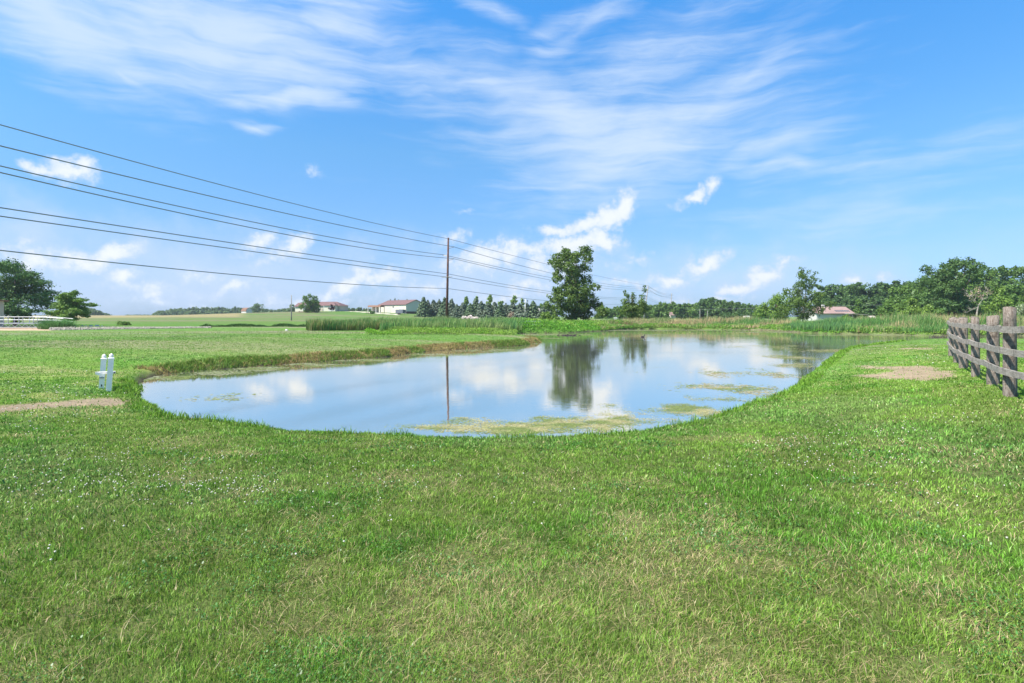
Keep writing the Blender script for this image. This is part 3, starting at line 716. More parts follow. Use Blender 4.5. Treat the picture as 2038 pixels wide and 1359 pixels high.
# ------------------------------------------------------------------ trees
M_cotton = leaf_mat('leaf_cottonwood', (0.057, 0.111, 0.025), (0.152, 0.230, 0.049))
M_broad = leaf_mat('leaf_broad', (0.059, 0.131, 0.033), (0.168, 0.278, 0.056))
M_bright = leaf_mat('leaf_bright', (0.101, 0.193, 0.037), (0.242, 0.360, 0.066))
M_oak = leaf_mat('leaf_oak', (0.046, 0.107, 0.038), (0.126, 0.215, 0.061))
M_spruce = leaf_mat('needle_spruce', (0.055, 0.094, 0.058), (0.166, 0.207, 0.143), 0.1)
M_sprdk = leaf_mat('needle_spruce_green', (0.054, 0.105, 0.053), (0.154, 0.216, 0.110), 0.1)
M_pine = leaf_mat('needle_pine', (0.040, 0.099, 0.035), (0.125, 0.230, 0.071), 0.15)
M_pine2 = leaf_mat('needle_fir', (0.076, 0.162, 0.037), (0.221, 0.342, 0.075), 0.2)
M_maroon = leaf_mat('leaf_maroon', (0.030, 0.012, 0.018), (0.070, 0.025, 0.030))
M_far = leaf_mat('leaf_far', (0.076, 0.139, 0.066), (0.168, 0.244, 0.108))
M_brush = leaf_mat('dry_brush', (0.22, 0.16, 0.11), (0.34, 0.24, 0.18), 0.1)
M_pale = leaf_mat('leaf_pale', (0.20, 0.26, 0.14), (0.36, 0.42, 0.26), 0.2)

def crown_cards(clumps, n_, size, flat=0.0, aspect=0.7, shell=0.45, seed=0):
    """clumps: (x,y,z,rx,ry,rz) -> leaf cards gathered in sprigs on uneven clump surfaces"""
    cl = np.array(clumps, float)
    vol = (cl[:, 3] * cl[:, 5]) ** 1.0 * cl[:, 4] ** 0.5; idx = rng.choice(len(cl), n_, p=vol / vol.sum()); c = cl[idx]
    # sprigs: sub-centres per clump
    nsub = 26
    sub = rng.normal(0, 1, (len(cl), nsub, 3)); sub /= np.linalg.norm(sub, axis=2, keepdims=True); sub *= rng.uniform(shell, 1.0, (len(cl), nsub, 1))
    sc_ = sub[idx, rng.integers(0, nsub, n_)]
    off = rng.normal(0, 0.17, (n_, 3))
    p = sc_ + off
    P_ = c[:, :3] + p * c[:, 3:6]
    nrm = p / (np.linalg.norm(p, axis=1, keepdims=True) + 1e-6) * 0.9 + rng.normal(0, 0.75, (n_, 3)) + np.array((0, 0, 0.35 + flat))
    V, Fc = cards(P_, size * rng.uniform(0.6, 1.35, n_), nrm, aspect)
    r_ = rng.uniform(0, 1, n_) * 0.55 + 0.45 * rng.uniform(0, 1, (len(cl), nsub))[idx, rng.integers(0, nsub, n_)] * 0.4 + 0.25 * rng.uniform(0, 1, len(cl))[idx]
    return V, Fc, np.clip(r_, 0, 1)
def limbs(mb, base, h, clumps, tr, nmax=9, lean=(0, 0)):
    top_ = (lean[0], lean[1], h * 0.82)
    mb.tube([(0, 0, -0.3), (lean[0]*.15, lean[1]*.15, h * 0.12), (lean[0]*.5, lean[1]*.5, h * 0.45), top_], [tr * 1.35, tr, tr * 0.65, tr * 0.15], 8)
    cs = sorted(clumps, key=lambda c: -c[3])[:nmax * 2]; random.shuffle(cs)
    for c in cs[:nmax]:
        z0 = min(max(c[2] * 0.55, h * 0.10), h * 0.65); f = z0 / (h * 0.82)
        p0 = Vector((lean[0] * f, lean[1] * f, z0)); p1 = Vector(c[:3]); mid = p0.lerp(p1, 0.5) + Vector((0, 0, -0.05 * h * random.random()))
        mb.tube([p0, mid, p1], [tr * 0.45, tr * 0.28, tr * 0.08], 6, cap=False)
def tree(name, x, y, clumps, leaf, n_, size, tr, h, label, cat='tree', group=None, bark=None, **k):
    z = gz(x, y)
    e = empty(name, (x, y, z), label=label, cat=cat, group=group)
    mb = MB(); limbs(mb, None, h, clumps, tr, lean=k.pop('lean', (0, 0))); mb.build('trunk', bark or M_bark, e, True)
    V, Fc, r_ = crown_cards(clumps, n_, size, **k)
    fast_mesh('crown', V, Fc, leaf, e, rnd=r_)
    return e
def px_tree(name, px, d, pc, leaf, n_, size, tr, label, depth=0.9, **k):
    """clumps given where they show in the photo as (px, py, r) and pushed to real positions round the trunk"""
    random.seed(label + 'b')
    x, y, z = at(px, d); hmax = top(min(c[1] - c[2] for c in pc), d) - z
    half = max(abs(c[0] - px) for c in pc) / F * d
    cl = []
    for c in pc:
        r_ = c[2] / F * d * k.get('grow', 1.0); ox = (c[0] - px) / F * d; oz = top(c[1], d) - z
        oy = random.uniform(-1, 1) * half * depth
        cl.append((ox, oy, oz, r_ * 1.05, r_ * 1.2, r_ * (c[3] if len(c) > 3 else 0.95)))
    k.pop('grow', None)
    return tree(name, x, y, cl, leaf, n_, size, tr, hmax, label, **k)
def round_clumps(h, w, n_, lo=0.25, seed=0, shape='round'):
    cl = []
    for i_ in range(n_):
        u_ = random.random(); zf = lo + (1 - lo) * u_
        if shape == 'round': prof = math.sqrt(max(0.05, 1 - ((zf - (lo + 1) / 2) / ((1 - lo) / 2)) ** 2))
        elif shape == 'cone': prof = max(0.08, 1 - u_)
        else: prof = max(0.1, 1 - u_ ** 2.2) * min(1, 0.55 + u_ * 2)
        a_ = random.uniform(0, 6.28); rr_ = w / 2 * prof * math.sqrt(random.random()) * 0.85
        s = w * random.uniform(0.17, 0.29) * (0.6 + 0.4 * prof)
        cl.append((rr_ * math.cos(a_), rr_ * math.sin(a_), h * zf - s * 0.5, s, s, s * 0.85))
    return cl
def simple_tree(name, px, d, top_py, wpx, leaf, label, n_=1500, size=None, shape='round', lo=0.2, group=None, nc=18, tr=None, **k):
    random.seed(label + 'b')
    x, y, z = at(px, d); h = top(top_py, d) - z; wd_ = wpx / F * d
    return tree(name, x, y, round_clumps(h, wd_, nc, lo, shape=shape), leaf, n_, size or max(0.22, 0.0026 * d), tr or max(0.1, h * 0.022), h, label, group=group, **k)

px_tree('cottonwood_tree', 1146, 116, [(1112,530,12),(1121,522,13),(1136,548,14),(1124,503,13),(1110,511,11),(1133,510,12),(1143,517,12),(1161,504,13),(1172,512,11),(1150,506,9),(1166,531,12),(1150,538,16),(1128,533,13),(1101,525,9),(1094,522,6),
  (1113,545,11),(1108,556,9),(1140,560,18),(1168,556,14),(1181,572,10),(1150,580,22),(1124,574,16),(1105,580,10),(1100,592,11),(1122,598,20),(1150,605,22),(1174,594,16),(1186,604,13),(1198,612,9),(1136,620,20),(1112,617,15),(1166,620,20),(1190,620,13),
  (1092,608,9)], M_cotton, 24000, 0.35, 0.28, 'tallest cottonwood with forked top and loose dark crown on the far bank', depth=0.7, grow=1.0)
px_tree('shrub', 1086, 108, [(1085,628,9),(1096,634,7),(1076,636,6),(1106,634,8)], M_bright, 1800, 0.28, 0.05, 'light green bush at the left foot of the tallest cottonwood', cat='bush')
px_tree('young_tree', 1258, 125, [(1246,588,6),(1245,580,4),(1247,600,9),(1260,592,6),(1259,585,4),(1262,604,10),(1278,590,6),(1281,578,5),(1283,570,3),(1274,604,10),(1255,615,13),(1270,620,14),(1245,618,9),(1262,632,11),(1282,615,8)],
  M_cotton, 4500, 0.33, 0.12, 'small three spired tree beside the leaning utility pole', depth=0.6)
px_tree('willow_tree', 1597, 135, [(1592,538,7),(1603,544,8),(1614,540,6),(1624,543,5),(1585,550,8),(1600,556,12),(1617,556,9),(1630,558,5),(1628,568,7),(1580,566,9),(1595,572,13),(1612,572,12),(1572,580,8),(1562,578,5),(1590,588,15),(1610,588,14),(1624,584,8),
  (1576,600,13),(1600,605,16),(1622,603,13),(1580,618,13),(1605,622,12),(1626,616,11),(1640,606,9),(1560,618,10),(1590,628,11),(1612,629,10),(1570,628,9),(1612,600,14),(1590,606,14),(1566,612,9),(1560,625,8)], M_cotton, 9500, 0.34, 0.22, 'leaning airy willow rising behind the reeds in front of the pink roof', depth=0.6, lean=(1.2, 0), bark=M_bark_pale, grow=0.95)
px_tree('broad_tree', 1545, 165, [(1545,592,10),(1532,600,11),(1555,602,13),(1524,612,12),(1545,614,15),(1564,610,12),(1518,624,11),(1538,626,13),(1562,625,13),(1552,588,7),(1575,600,9)], M_bright, 6000, 0.42, 0.25, 'rounded bright tree at the left side of the leaning willow', depth=0.8)
px_tree('oak_tree', 1905, 135, [(1905,528,12),(1886,526,10),(1925,524,11),(1942,532,9),(1868,534,9),(1858,532,6),(1895,540,15),(1918,541,14),(1940,545,9),(1875,545,11),(1862,560,10),(1867,549,9),(1846,556,9),(1838,560,6),(1852,566,8),(1880,562,15),(1905,560,18),(1928,562,14),(1950,556,8),
  (1872,582,16),(1900,585,20),(1926,585,15),(1880,604,18),(1908,608,18),(1935,604,14),(1860,610,14)], M_oak, 20000, 0.42, 0.4, 'big spreading oak standing above the right hand woods', depth=0.5, grow=1.2)
# bare dead tree
x, y, z = at(1948, 100)
dead = empty('dead_tree', (x, y, z), label='bare pale dead tree with thin branches in front of the right woods', cat='tree')
mb = MB(); sc_ = 100 / F
def pp(px, py, dy=0.0): return ((px - 1948) * sc_, dy, top(py, 100) - z)
mb.tube([pp(1943,634), pp(1945,618), pp(1947,608)], [0.15, 0.12, 0.09], 7)
tips = []
for br_ in ([(1947,608),(1955,596),(1962,582),(1966,574)], [(1947,608),(1938,600),(1930,590),(1928,580)], [(1945,612),(1934,616),(1926,622)], [(1955,596),(1950,584),(1951,574)], [(1938,600),(1939,590),(1936,582)], [(1962,582),(1970,578)], [(1955,596),(1966,592),(1972,586)], [(1930,590),(1924,586)]):
    mb.tube([pp(a_, b_, random.uniform(-.5, .5) * i_) for i_, (a_, b_) in enumerate(br_)], np.linspace(0.07, 0.015, len(br_)), 5); tips += br_[1:]
for (a_, b_) in tips * 4:
    a0 = pp(a_, b_, 0.4); l_ = random.uniform(4, 9)
    t_ = random.uniform(0.2, 2.9); mb.tube([a0, (a0[0] + math.cos(t_) * l_ * sc_, a0[1] + random.uniform(-.6, .6), a0[2] + abs(math.sin(t_)) * l_ * sc_)], [0.025, 0.012], 4)
mb.build('trunk', plain('dead_bark', (0.27, 0.24, 0.20), 0.9, var=0.25, scale=3), dead)
V, Fc, r_ = crown_cards([(*pp(1950, 582), 1.9, 1.2, .9), (*pp(1940, 592), 1.2, 1.0, .7)], 220, 0.2); fast_mesh('crown', V, Fc, M_brush, dead, rnd=r_)
px_tree('shrub', 2032, 70, [(2030,612,9),(2042,616,11),(2024,620,6)], M_pale, 900, 0.16, 0.04, 'pale silvery leaved bush behind the thick front fence post', cat='bush')

# left pines
px_tree('pine_tree', 30, 85, [(18,530,16,.7),(40,534,14,.6),(0,532,16,.7),(58,548,14,.55),(28,552,20,.6),(70,562,12,.5),(-20,545,20,.7),(5,560,20,.6),(48,572,22,.5),(80,582,13,.45),(90,592,9,.45),(20,584,24,.5),(62,596,22,.45),(-15,580,26,.6),(35,606,24,.45),(80,608,15,.45),(5,606,22,.45),(95,604,8,.4),(-30,600,24,.6),(15,622,20,.45),(55,620,17,.4),(84,618,12,.4),(-20,622,20,.4)],
  M_pine, 26000, 0.26, 0.22, 'large dark pine at the far left beside the tan shed', depth=0.6, flat=0.3, grow=1.35)
px_tree('pine_tree', 138, 80, [(136,582,7,.6),(126,586,8,.5),(148,588,9,.5),(116,594,10,.45),(138,596,14,.5),(158,596,10,.35),(172,598,8,.3),(128,606,16,.45),(152,608,15,.4),(168,606,9,.35),(178,605,5,.3),(114,612,12,.45),(140,618,18,.45),(160,620,14,.4),(122,626,14,.4),(145,632,14,.4),(168,629,7,.3),(110,622,10,.4)],
  M_pine2, 19000, 0.20, 0.12, 'smaller bright pine with tiered branches right of the large dark pine', depth=0.5, flat=0.3, grow=1.25)
simple_tree('shrub', 96, 110, 626, 40, M_spruce, 'bluish shrub glimpsed behind the trunk of the large dark pine', n_=900, size=0.25, lo=0.0)
simple_tree('shrub', 36, 100, 622, 26, M_bright, 'yellow green shrub showing above the railing beneath the pines', n_=600, size=0.22, lo=0.0)

# hilltop trees
px_tree('maple_tree', 619, 245, [(618,589,5),(611,594,6),(624,594,6),(606,602,6),(618,602,9),(630,601,6),(604,611,6),(614,612,9),(627,611,8),(634,609,4),(608,618,5),(620,619,8),(630,617,5)], M_broad, 5000, 0.48, 0.32, 'round dense maple in front of the maroon roofed house', depth=0.8)
simple_tree('maple_tree', 660, 262, 605, 12, M_maroon, 'little dark maroon maple on the slope before the house', n_=900, size=0.35, lo=0.25, nc=10, tr=0.08)
simple_tree('round_tree', 511, 420, 605, 36, M_far, 'rounded tree above the far woods just right of the white shed', n_=1800, size=1.0, lo=0.0, tr=0.3)
simple_tree('round_tree', 583, 400, 607, 26, M_far, 'loose tree above the far woods right of the thin distant pole', n_=1200, size=1.0, lo=0.0, tr=0.3)

# spruce row
def spruce(px, d, top_py, wpx, label, mat=None):
    x, y, z = at(px, d); h = top(top_py, d) - z; wd_ = wpx / F * d
    e = empty('spruce_tree', (x, y, z), label=label, cat='tree', group='spruce windbreak row')
    MB().tube([(0, 0, -0.3), (0, 0, h * 0.95)], [0.2, 0.03], 6).build('trunk', M_bark, e, True)
    n_ = 2600; u_ = 1 - np.sqrt(rng.uniform(0, 1, n_)) * 0.97
    tier = np.floor(u_ * 13 + rng.uniform(0, .35, n_)) / 13; a_ = rng.uniform(0, 6.28, n_)
    lob = 0.82 + 0.25 * np.sin(a_ * 5 + tier * 40)
    rad_ = wd_ / 2 * (1 - tier) ** 0.8 * lob * np.sqrt(rng.uniform(0.15, 1.0, n_)); zz = h * (0.03 + 0.97 * u_) - rad_ * 0.22
    ctr = np.stack([rad_ * np.cos(a_), rad_ * np.sin(a_), zz], 1)
    nrm = np.stack([np.cos(a_) * 0.7, np.sin(a_) * 0.7, np.full(n_, 0.8)], 1) + rng.normal(0, 0.45, (n_, 3))
    V, Fc = cards(ctr, rng.uniform(0.5, 1.05, n_) * 0.85, nrm, 0.6)
    fast_mesh('crown', V, Fc, mat or M_spruce, e, rnd=rng.uniform(0, 1, n_)); return e
SP = [(843,591,14,'tall spruce at the left end of the row beside the pole barn'),(851.5,598,12,'pale blue spruce second from the pole barn'),(863,597,15,'wide blue spruce third from the pole barn'),(874,597,14,'blue spruce fourth from the pole barn'),
      (885,592,14,'dark tall spruce just left of the main utility pole'),(899,595,14,'blue spruce just right of the main utility pole'),(909,606,12,'short spruce in the gap right of the main utility pole'),(922,602,15,'blue spruce below the left deciduous crown'),
      (936,604,14,'low blue spruce left of the pointed dark spruce'),(946,594,13,'dark pointed spruce above the grey brush pile'),(958,599,14,'grey blue spruce over the middle of the brush pile'),(971,603,14,'spruce at the right end of the brush pile'),
      (984,601,16,'broad blue spruce right of the brush pile'),(995,604,12,'narrow dark spruce under the round deciduous crown'),(1007,604,16,'pale blue spruce behind the pinkish bush'),(1020,602,15,'blue spruce left of the grey service pole'),
      (1034,604,14,'blue spruce touching the grey service pole on its left'),(1049,603,12,'thin spruce right behind the grey service pole'),(1061,599,17,'full dark spruce left of the white house'),(1087,600,20,'wide blue spruce between white house and tall cottonwood')]
for px, tp, wpx, lb_ in SP: spruce(px, 215 + random.uniform(-6, 6) - (px - 840) * 0.12, tp - 1, wpx * 2.6, lb_, M_sprdk if 'dark' in lb_ or 'tall' in lb_[:5] else None)
for px, tp, wp_, lb_ in [(928,590,20,'leafy crown behind the row left of the pointed dark spruce'),(949,588,14,'slim leafy crown behind the pointed dark spruce'),(975,586,18,'highest leafy crown behind the middle of the spruce row'),
    (998,593,20,'round leafy crown behind the narrow dark spruce'),(1024,588,26,'broad leafy crown behind the pinkish bush'),(1040,592,18,'leafy crown behind the grey service pole'),(1078,602,24,'dark leafy crown behind the white house')]:
    simple_tree('leafy_tree', px, 250, tp, wp_, M_bright if px < 1060 else M_broad, lb_, n_=1500, size=0.7, lo=0.1, tr=0.2, shape='oval')
for px, tp, lb_ in [(786,593,'tallest spruce top poking over the pole barn roof'),(793,595.5,'small spruce top over the middle of the barn roof'),(777,596,'faint spruce top over the left part of the barn roof'),(810,595,'spruce top over the right part of the barn roof')]:
    spruce(px, 300, tp, 9, lb_, M_far); 
simple_tree('shrub', 1028, 190, 617, 36, M_brush, 'pinkish dry twiggy bush left of the grey service pole', n_=900, size=0.35, lo=0.0, cat='bush')

# woods as masses (far)
def woods(label, items, leaf, n_each, size, name='woods'):
    random.seed(label + 'b'); Vs, Fs, Rs, b_ = [], [], [], 0
    for (px, d, tp, wpx, lo) in items:
        x, y, z = at(px, d); h = max(1.5, top(tp, d) - z); wd_ = wpx / F * d
        cl = [(c[0] + x, c[1] + y, c[2] + z, *c[3:]) for c in round_clumps(h, wd_, 22, lo, shape='oval')]
        V, Fc, r_ = crown_cards(cl, int(n_each * 1.7), size * 1.15, seed=1)
        Vs.append(V); Fs.append(Fc + b_); Rs.append(r_ * 0.6 + random.random() * 0.4); b_ += len(V)
    return tag(fast_mesh(name, np.vstack(Vs), np.vstack(Fs), leaf, rnd=np.concatenate(Rs)), label, 'woods', kind='stuff')
def row(a_, b_, n_, d, tpf, wpx, lo=0.0, jit=2.0, dj=10):
    return [(px + random.uniform(-2, 2), d + random.uniform(-dj, dj), tpf(px) + random.uniform(-jit, jit), wpx * random.uniform(0.8, 1.25), lo) for px in np.linspace(a_, b_, n_)]
lin = lambda xs, ys: (lambda q: float(np.interp(q, xs, ys)))
woods('distant blue green woods on the left horizon behind the white shed', row(311, 480, 24, 560, lin([311,350,400,470,480],[620,614,611.5,611,612]), 20, jit=1.2) + row(316, 480, 18, 540, lin([316,480],[620,617]), 20, jit=1), M_far, 900, 1.5)
woods('distant woods between the white shed and the maroon roofed house', row(490, 600, 18, 520, lin([490,520,600],[613,616,615]), 18, jit=1.2), M_far, 700, 1.4)
woods('distant woods between the house and the pole barn', row(672, 762, 20, 430, lin([672,700,762],[612,613,613]), 14, jit=1.5), M_far, 700, 1.1)
woods('small wood on the skyline right of the tiered pine', row(150, 207, 10, 430, lin([150,180,207],[612,613,624]), 22, jit=1), M_far, 900, 1.1)
woods('blurred low trees on the skyline between the two left woods', row(255, 310, 10, 900, lin([255,310],[628,627]), 12, jit=.5), M_far, 300, 2)
woods('dark undergrowth filling in behind the spruce row', row(850, 1100, 30, 240, lin([850,1100],[607,608]), 20, jit=3), M_sprdk, 900, 0.7)
woods('far tree belt behind the leaning poles', row(1195, 1350, 24, 300, lin([1195,1225,1230,1300,1350],[614,611,608,605,602]), 20, jit=3) + row(1290, 1520, 30, 330, lin([1290,1340,1370,1400,1420,1470,1520],[606,603,606,596,597,604,606]), 26, jit=3), M_broad, 1000, 0.85)
woods('dark tall trees in the middle of the far belt behind the wires', row(1395, 1480, 12, 290, lin([1395,1412,1440,1480],[594,592,597,602]), 24, jit=1.5), M_oak, 1200, 0.8)
woods('low dark hedge at the foot of the far belt', row(1440, 1515, 12, 240, lin([1440,1515],[621,621]), 18, jit=1), M_oak, 500, 0.6, name='hedge')
woods('long wooded ridge behind the pink roofed farm building', row(1630, 1850, 34, 235, lin([1630,1700,1760,1850],[568,563,562,560]), 34, jit=3, dj=8) + row(1640, 1860, 24, 215, lin([1640,1860],[592,586]), 34, jit=6, dj=8), M_oak, 1500, 0.7)
woods('tall leafy woods closing the right side behind the fence', row(1780, 2130, 30, 190, lin([1780,1850,1900,1960,2040,2130],[566,552,542,538,524,516]), 44, jit=4, dj=8) + row(1770, 2110, 24, 165, lin([1770,1850,2110],[596,585,560]), 44, jit=8, dj=8) + row(1760, 2110, 26, 145, lin([1760,2110],[612,600]), 36, jit=8, dj=5), M_broad, 1700, 0.58)
for px, d, tp, wpx, lb_ in [(1765,140,604,44,'dark rounded tree right of the grey shed'),(1815,138,590,40,'light green tree in front of the woods left of the big oak'),(1848,130,606,36,'low bright tree at the foot of the big oak'),
    (1990,130,568,60,'bright leafy tree right of the bare dead tree'),(1708,190,596,26,'small round tree behind the right end of the pink roof'),(1870,125,612,40,'low bushy tree just left of the bare dead tree')]:
    simple_tree('leafy_tree', px, d, tp, wpx, M_bright if ('light' in lb_ or 'bright' in lb_) else M_broad, lb_, n_=3800, size=0.42, lo=0.0, nc=26, shape='oval')
simple_tree('shrub', 1234, 150, 614, 10, M_broad, 'narrow upright tree left of the three spired tree', n_=400, size=.4, lo=0.0)
simple_tree('shrub', 1690, 98, 622, 30, M_bright, 'flowering pale green bush poking out of the reed clump', n_=1500, size=0.2, lo=0.0)
simple_tree('shrub', 245, 88, 639, 26, M_broad, 'small round dark bush on the open left lawn', n_=1200, size=0.16, lo=0.0, cat='bush')
simple_tree('shrub', 738, 238, 618.5, 18, M_oak, 'dark low shrub in front of the porch by the pole barn', n_=600, size=0.35, lo=0.0)
simple_tree('shrub', 598, 252, 620, 14, M_brush, 'brownish low shrub below the left gable of the house', n_=500, size=0.35, lo=0.0)
# ornamental grass clump
x, y, z = at(115, 62)
n_ = 5200; X = x + rng.normal(0, 0.55, n_); Y = y + rng.normal(0, 0.4, n_)
o = blades(X, Y, rng.uniform(0.55, 1.35, n_), np.full(n_, 0.035), np.array((0.13, 0.27, 0.085)) * rng.uniform(0.6, 1.5, (n_, 1)), rng.uniform(0.3, 0.95, n_), 'ornamental_grass', M_reed, leandir=np.arctan2(Y - y, X - x) + rng.normal(0, .5, n_))
tag(o, 'arching green fountain grass clump at the end of the metal footbridge', 'grass')

# ------------------------------------------------------------------ objects
M_wood = None
def wood_mat(name, a_, b_, dark, scale=(6, 6, 1.2), fine=0.8, bmp=0.9):
    m, t, b = new_mat(name)
    c = t.n.new('ShaderNodeTexCoord').outputs['Object']
    n1 = t.noise(t.mapping(c, scale=scale), 9, 6, 0.7, 0.4); n2 = t.noise(c, 5.5, 5, 0.65); n3 = t.noise(c, 26, 4, 0.7)
    col = t.mix(t.smooth(n1, 0.3, 0.7), a_, b_)
    col = t.mix(t.smooth(n2, 0.5, 0.68, 0, 0.75), col, dark)
    col = t.mix(t.smooth(n3, 0.56, 0.66, 0, fine), col, dark)
    t.link(col, b.inputs['Base Color']); b.inputs['Roughness'].default_value = 0.9; b.inputs['Specular IOR Level'].default_value = 0.2
    bn = t.n.new('ShaderNodeBump'); bn.inputs['Strength'].default_value = bmp; bn.inputs['Distance'].default_value = 0.02
    t.link(t.m('ADD', n1, n3), bn.inputs['Height']); t.link(bn.outputs[0], b.inputs['Normal'])
    return m
M_post = wood_mat('weathered_post', (0.135, 0.102, 0.080), (0.31, 0.265, 0.225), (0.045, 0.032, 0.026), (5, 5, .8), 0.6)
M_rail = wood_mat('weathered_rail', (0.185, 0.16, 0.135), (0.37, 0.335, 0.295), (0.09, 0.08, 0.072), (0.6, 0.6, 4), 0.15, 0.15)
M_pole = plain('creosote_pole', (0.105, 0.050, 0.036), 0.85, var=0.35, scale=3)
M_polegrey = plain('grey_pole', (0.30, 0.28, 0.26), 0.85, var=0.2, scale=2)
M_metal = plain('galvanised_metal', (0.36, 0.38, 0.40), 0.5, 0.5, var=0.12)
M_cable = plain('cable_grey', (0.24, 0.25, 0.26), 0.6, var=0.05)
M_insul = plain('insulator', (0.12, 0.12, 0.14), 0.3, var=0.1)
M_white = plain('white_vinyl', (0.93, 0.88, 0.82), 0.35, var=0.05, scale=14)
M_black = plain('black_hole', (0.02, 0.02, 0.02), 0.7, var=0.1)
M_greyplastic = plain('grey_plastic', (0.32, 0.34, 0.36), 0.5)
M_roofred = plain('maroon_metal_roof', (0.165, 0.090, 0.085), 0.75, var=0.12, scale=1)
M_roofpink = plain('faded_red_roof', (0.32, 0.215, 0.19), 0.8, var=0.12, scale=0.6)
M_cream = plain('cream_siding', (0.62, 0.57, 0.46), 0.7, var=0.05)
M_tan = plain('tan_siding', (0.46, 0.41, 0.32), 0.7, var=0.06)
M_brownroof = plain('brown_shingle', (0.20, 0.11, 0.07), 0.85, var=0.2)
M_whitepaint = plain('white_paint', (0.52, 0.51, 0.47), 0.6, var=0.06)
M_darkband = plain('dark_brick', (0.10, 0.06, 0.05), 0.8)
M_glass = plain('window_glass', (0.06, 0.08, 0.10), 0.12, var=0.2, spec=0.8)
M_steel = plain('dark_grey_steel', (0.12, 0.13, 0.15), 0.5)
M_rock = plain('grey_rock', (0.30, 0.29, 0.28), 0.9, var=0.3, scale=2, bump=0.6)
M_rockpale = plain('pale_rock', (0.62, 0.52, 0.48), 0.9, var=0.2, scale=2, bump=0.5)
M_stone = plain('pale_stones', (0.29, 0.265, 0.215), 0.9, var=0.3, scale=3)
M_driftwood = plain('wet_driftwood', (0.05, 0.04, 0.035), 0.8, var=0.3)

def rot2(p, a_): return (p[0] * math.cos(a_) - p[1] * math.sin(a_), p[0] * math.sin(a_) + p[1] * math.cos(a_))

# --- rail fence on the right
FP = [(9.9, 9.0, 1.6, .115), (9.55, 10.9, 1.70, .112), (10.95, 12.95, 1.56, .115), (11.9, 14.6, 1.53, .10), (13.5, 17.0, 1.50, .115), (15.1, 19.3, 1.47, .11), (17.1, 22.1, 1.46, .11), (18.9, 24.3, 1.45, .11), (21.2, 27.3, 1.44, .11), (23.3, 30.0, 1.42, .11), (25.6, 33.2, 1.42, .11)]
FP[0] = (8.75, 9.25, 1.6, .12)
FP = [(7.6, 7.3, 1.6, .12)] + FP
fence = empty('wooden_fence', (FP[2][0], FP[2][1], gz(FP[2][0], FP[2][1])), label='weathered grey three rail fence of thick split posts and boards', cat='fence')
fo = Vector(fence.location)
random.seed(11)
for k_, (x, y, h, r_) in enumerate(FP):
    z = gz(x, y); mb = MB(); n_s = 9; n_c = 14
    vs = []; tw = random.uniform(0, 6); ln_ = (random.uniform(-.025, .025), random.uniform(-.03, .03)); ph_ = [random.uniform(0, 6.28) for _ in range(3)]
    for i_ in range(n_s):
        f_ = i_ / (n_s - 1); zz = z - 0.25 + (h + 0.25) * f_
        for j_ in range(n_c):
            t_ = 2 * math.pi * j_ / n_c
            rr_ = r_ * 0.95 * (1.06 - 0.1 * f_) * (1 + 0.09 * math.sin(2 * t_ + ph_[0]) + 0.06 * math.sin(3 * t_ + ph_[1] + f_ * 2) + 0.035 * math.sin(7 * t_ + ph_[2] + f_ * 5) + random.uniform(-.02, .02))
            tilt = 0.02 * math.sin(t_ + tw) if i_ == n_s - 1 else 0
            vs.append((x + ln_[0] * f_ + rr_ * math.cos(t_) - fo.x, y + ln_[1] * f_ + rr_ * math.sin(t_) - fo.y, zz + tilt - fo.z))
    fs = [tuple(range((n_s-1)*n_c, n_s*n_c))] + [(i_*n_c+j_, i_*n_c+(j_+1) % n_c, (i_+1)*n_c+(j_+1) % n_c, (i_+1)*n_c+j_) for i_ in range(n_s-1) for j_ in range(n_c)]
    mb.add(vs, fs).build('post', M_post, fence, True)
for k_ in range(len(FP) - 1):
    (x0, y0, _, r0), (x1, y1, _, r1) = FP[k_], FP[k_ + 1]
    d_ = Vector((x1 - x0, y1 - y0, 0)); ln_ = d_.length; d_.normalize(); nrm = Vector((-d_.y, d_.x, 0))
    if nrm.x > 0: nrm = -nrm
    for rz_, wd_ in ((1.30, .122), (0.89, .118), (0.48, .122)):
        za, zb = gz(x0, y0) + rz_ + random.uniform(-.02, .02), gz(x1, y1) + rz_ + random.uniform(-.02, .02)
        A = Vector((x0, y0, za)) + nrm * (r0 + 0.03) - d_ * (0.02 if k_ % 2 else -0.02); B_ = Vector((x1, y1, zb)) + nrm * (r1 + 0.03) + d_ * 0.03
        vs = []; ns = 7
        for i_ in range(ns):
            f_ = i_ / (ns - 1); c_ = A.lerp(B_, f_) + Vector((0, 0, -0.025 * math.sin(math.pi * f_))) + nrm * (0.012 * math.sin(math.pi * 2 * f_ + k_))
            hw = wd_ / 2 * (1 + random.uniform(-.05, .05))
            for sy, sz in ((-1, -1), (1, -1), (1, 1), (-1, 1)):
                p = c_ + nrm * (sy * 0.019) + Vector((0, 0, sz * hw)); vs.append(p - fo)
        fs = [(0, 1, 2, 3), ((ns-1)*4+3, (ns-1)*4+2, (ns-1)*4+1, (ns-1)*4)] + [(i_*4+j_, i_*4+(j_+1) % 4, (i_+1)*4+(j_+1) % 4, (i_+1)*4+j_) for i_ in range(ns-1) for j_ in range(4)]
        MB().add(vs, fs).build('rail', M_rail, fence)

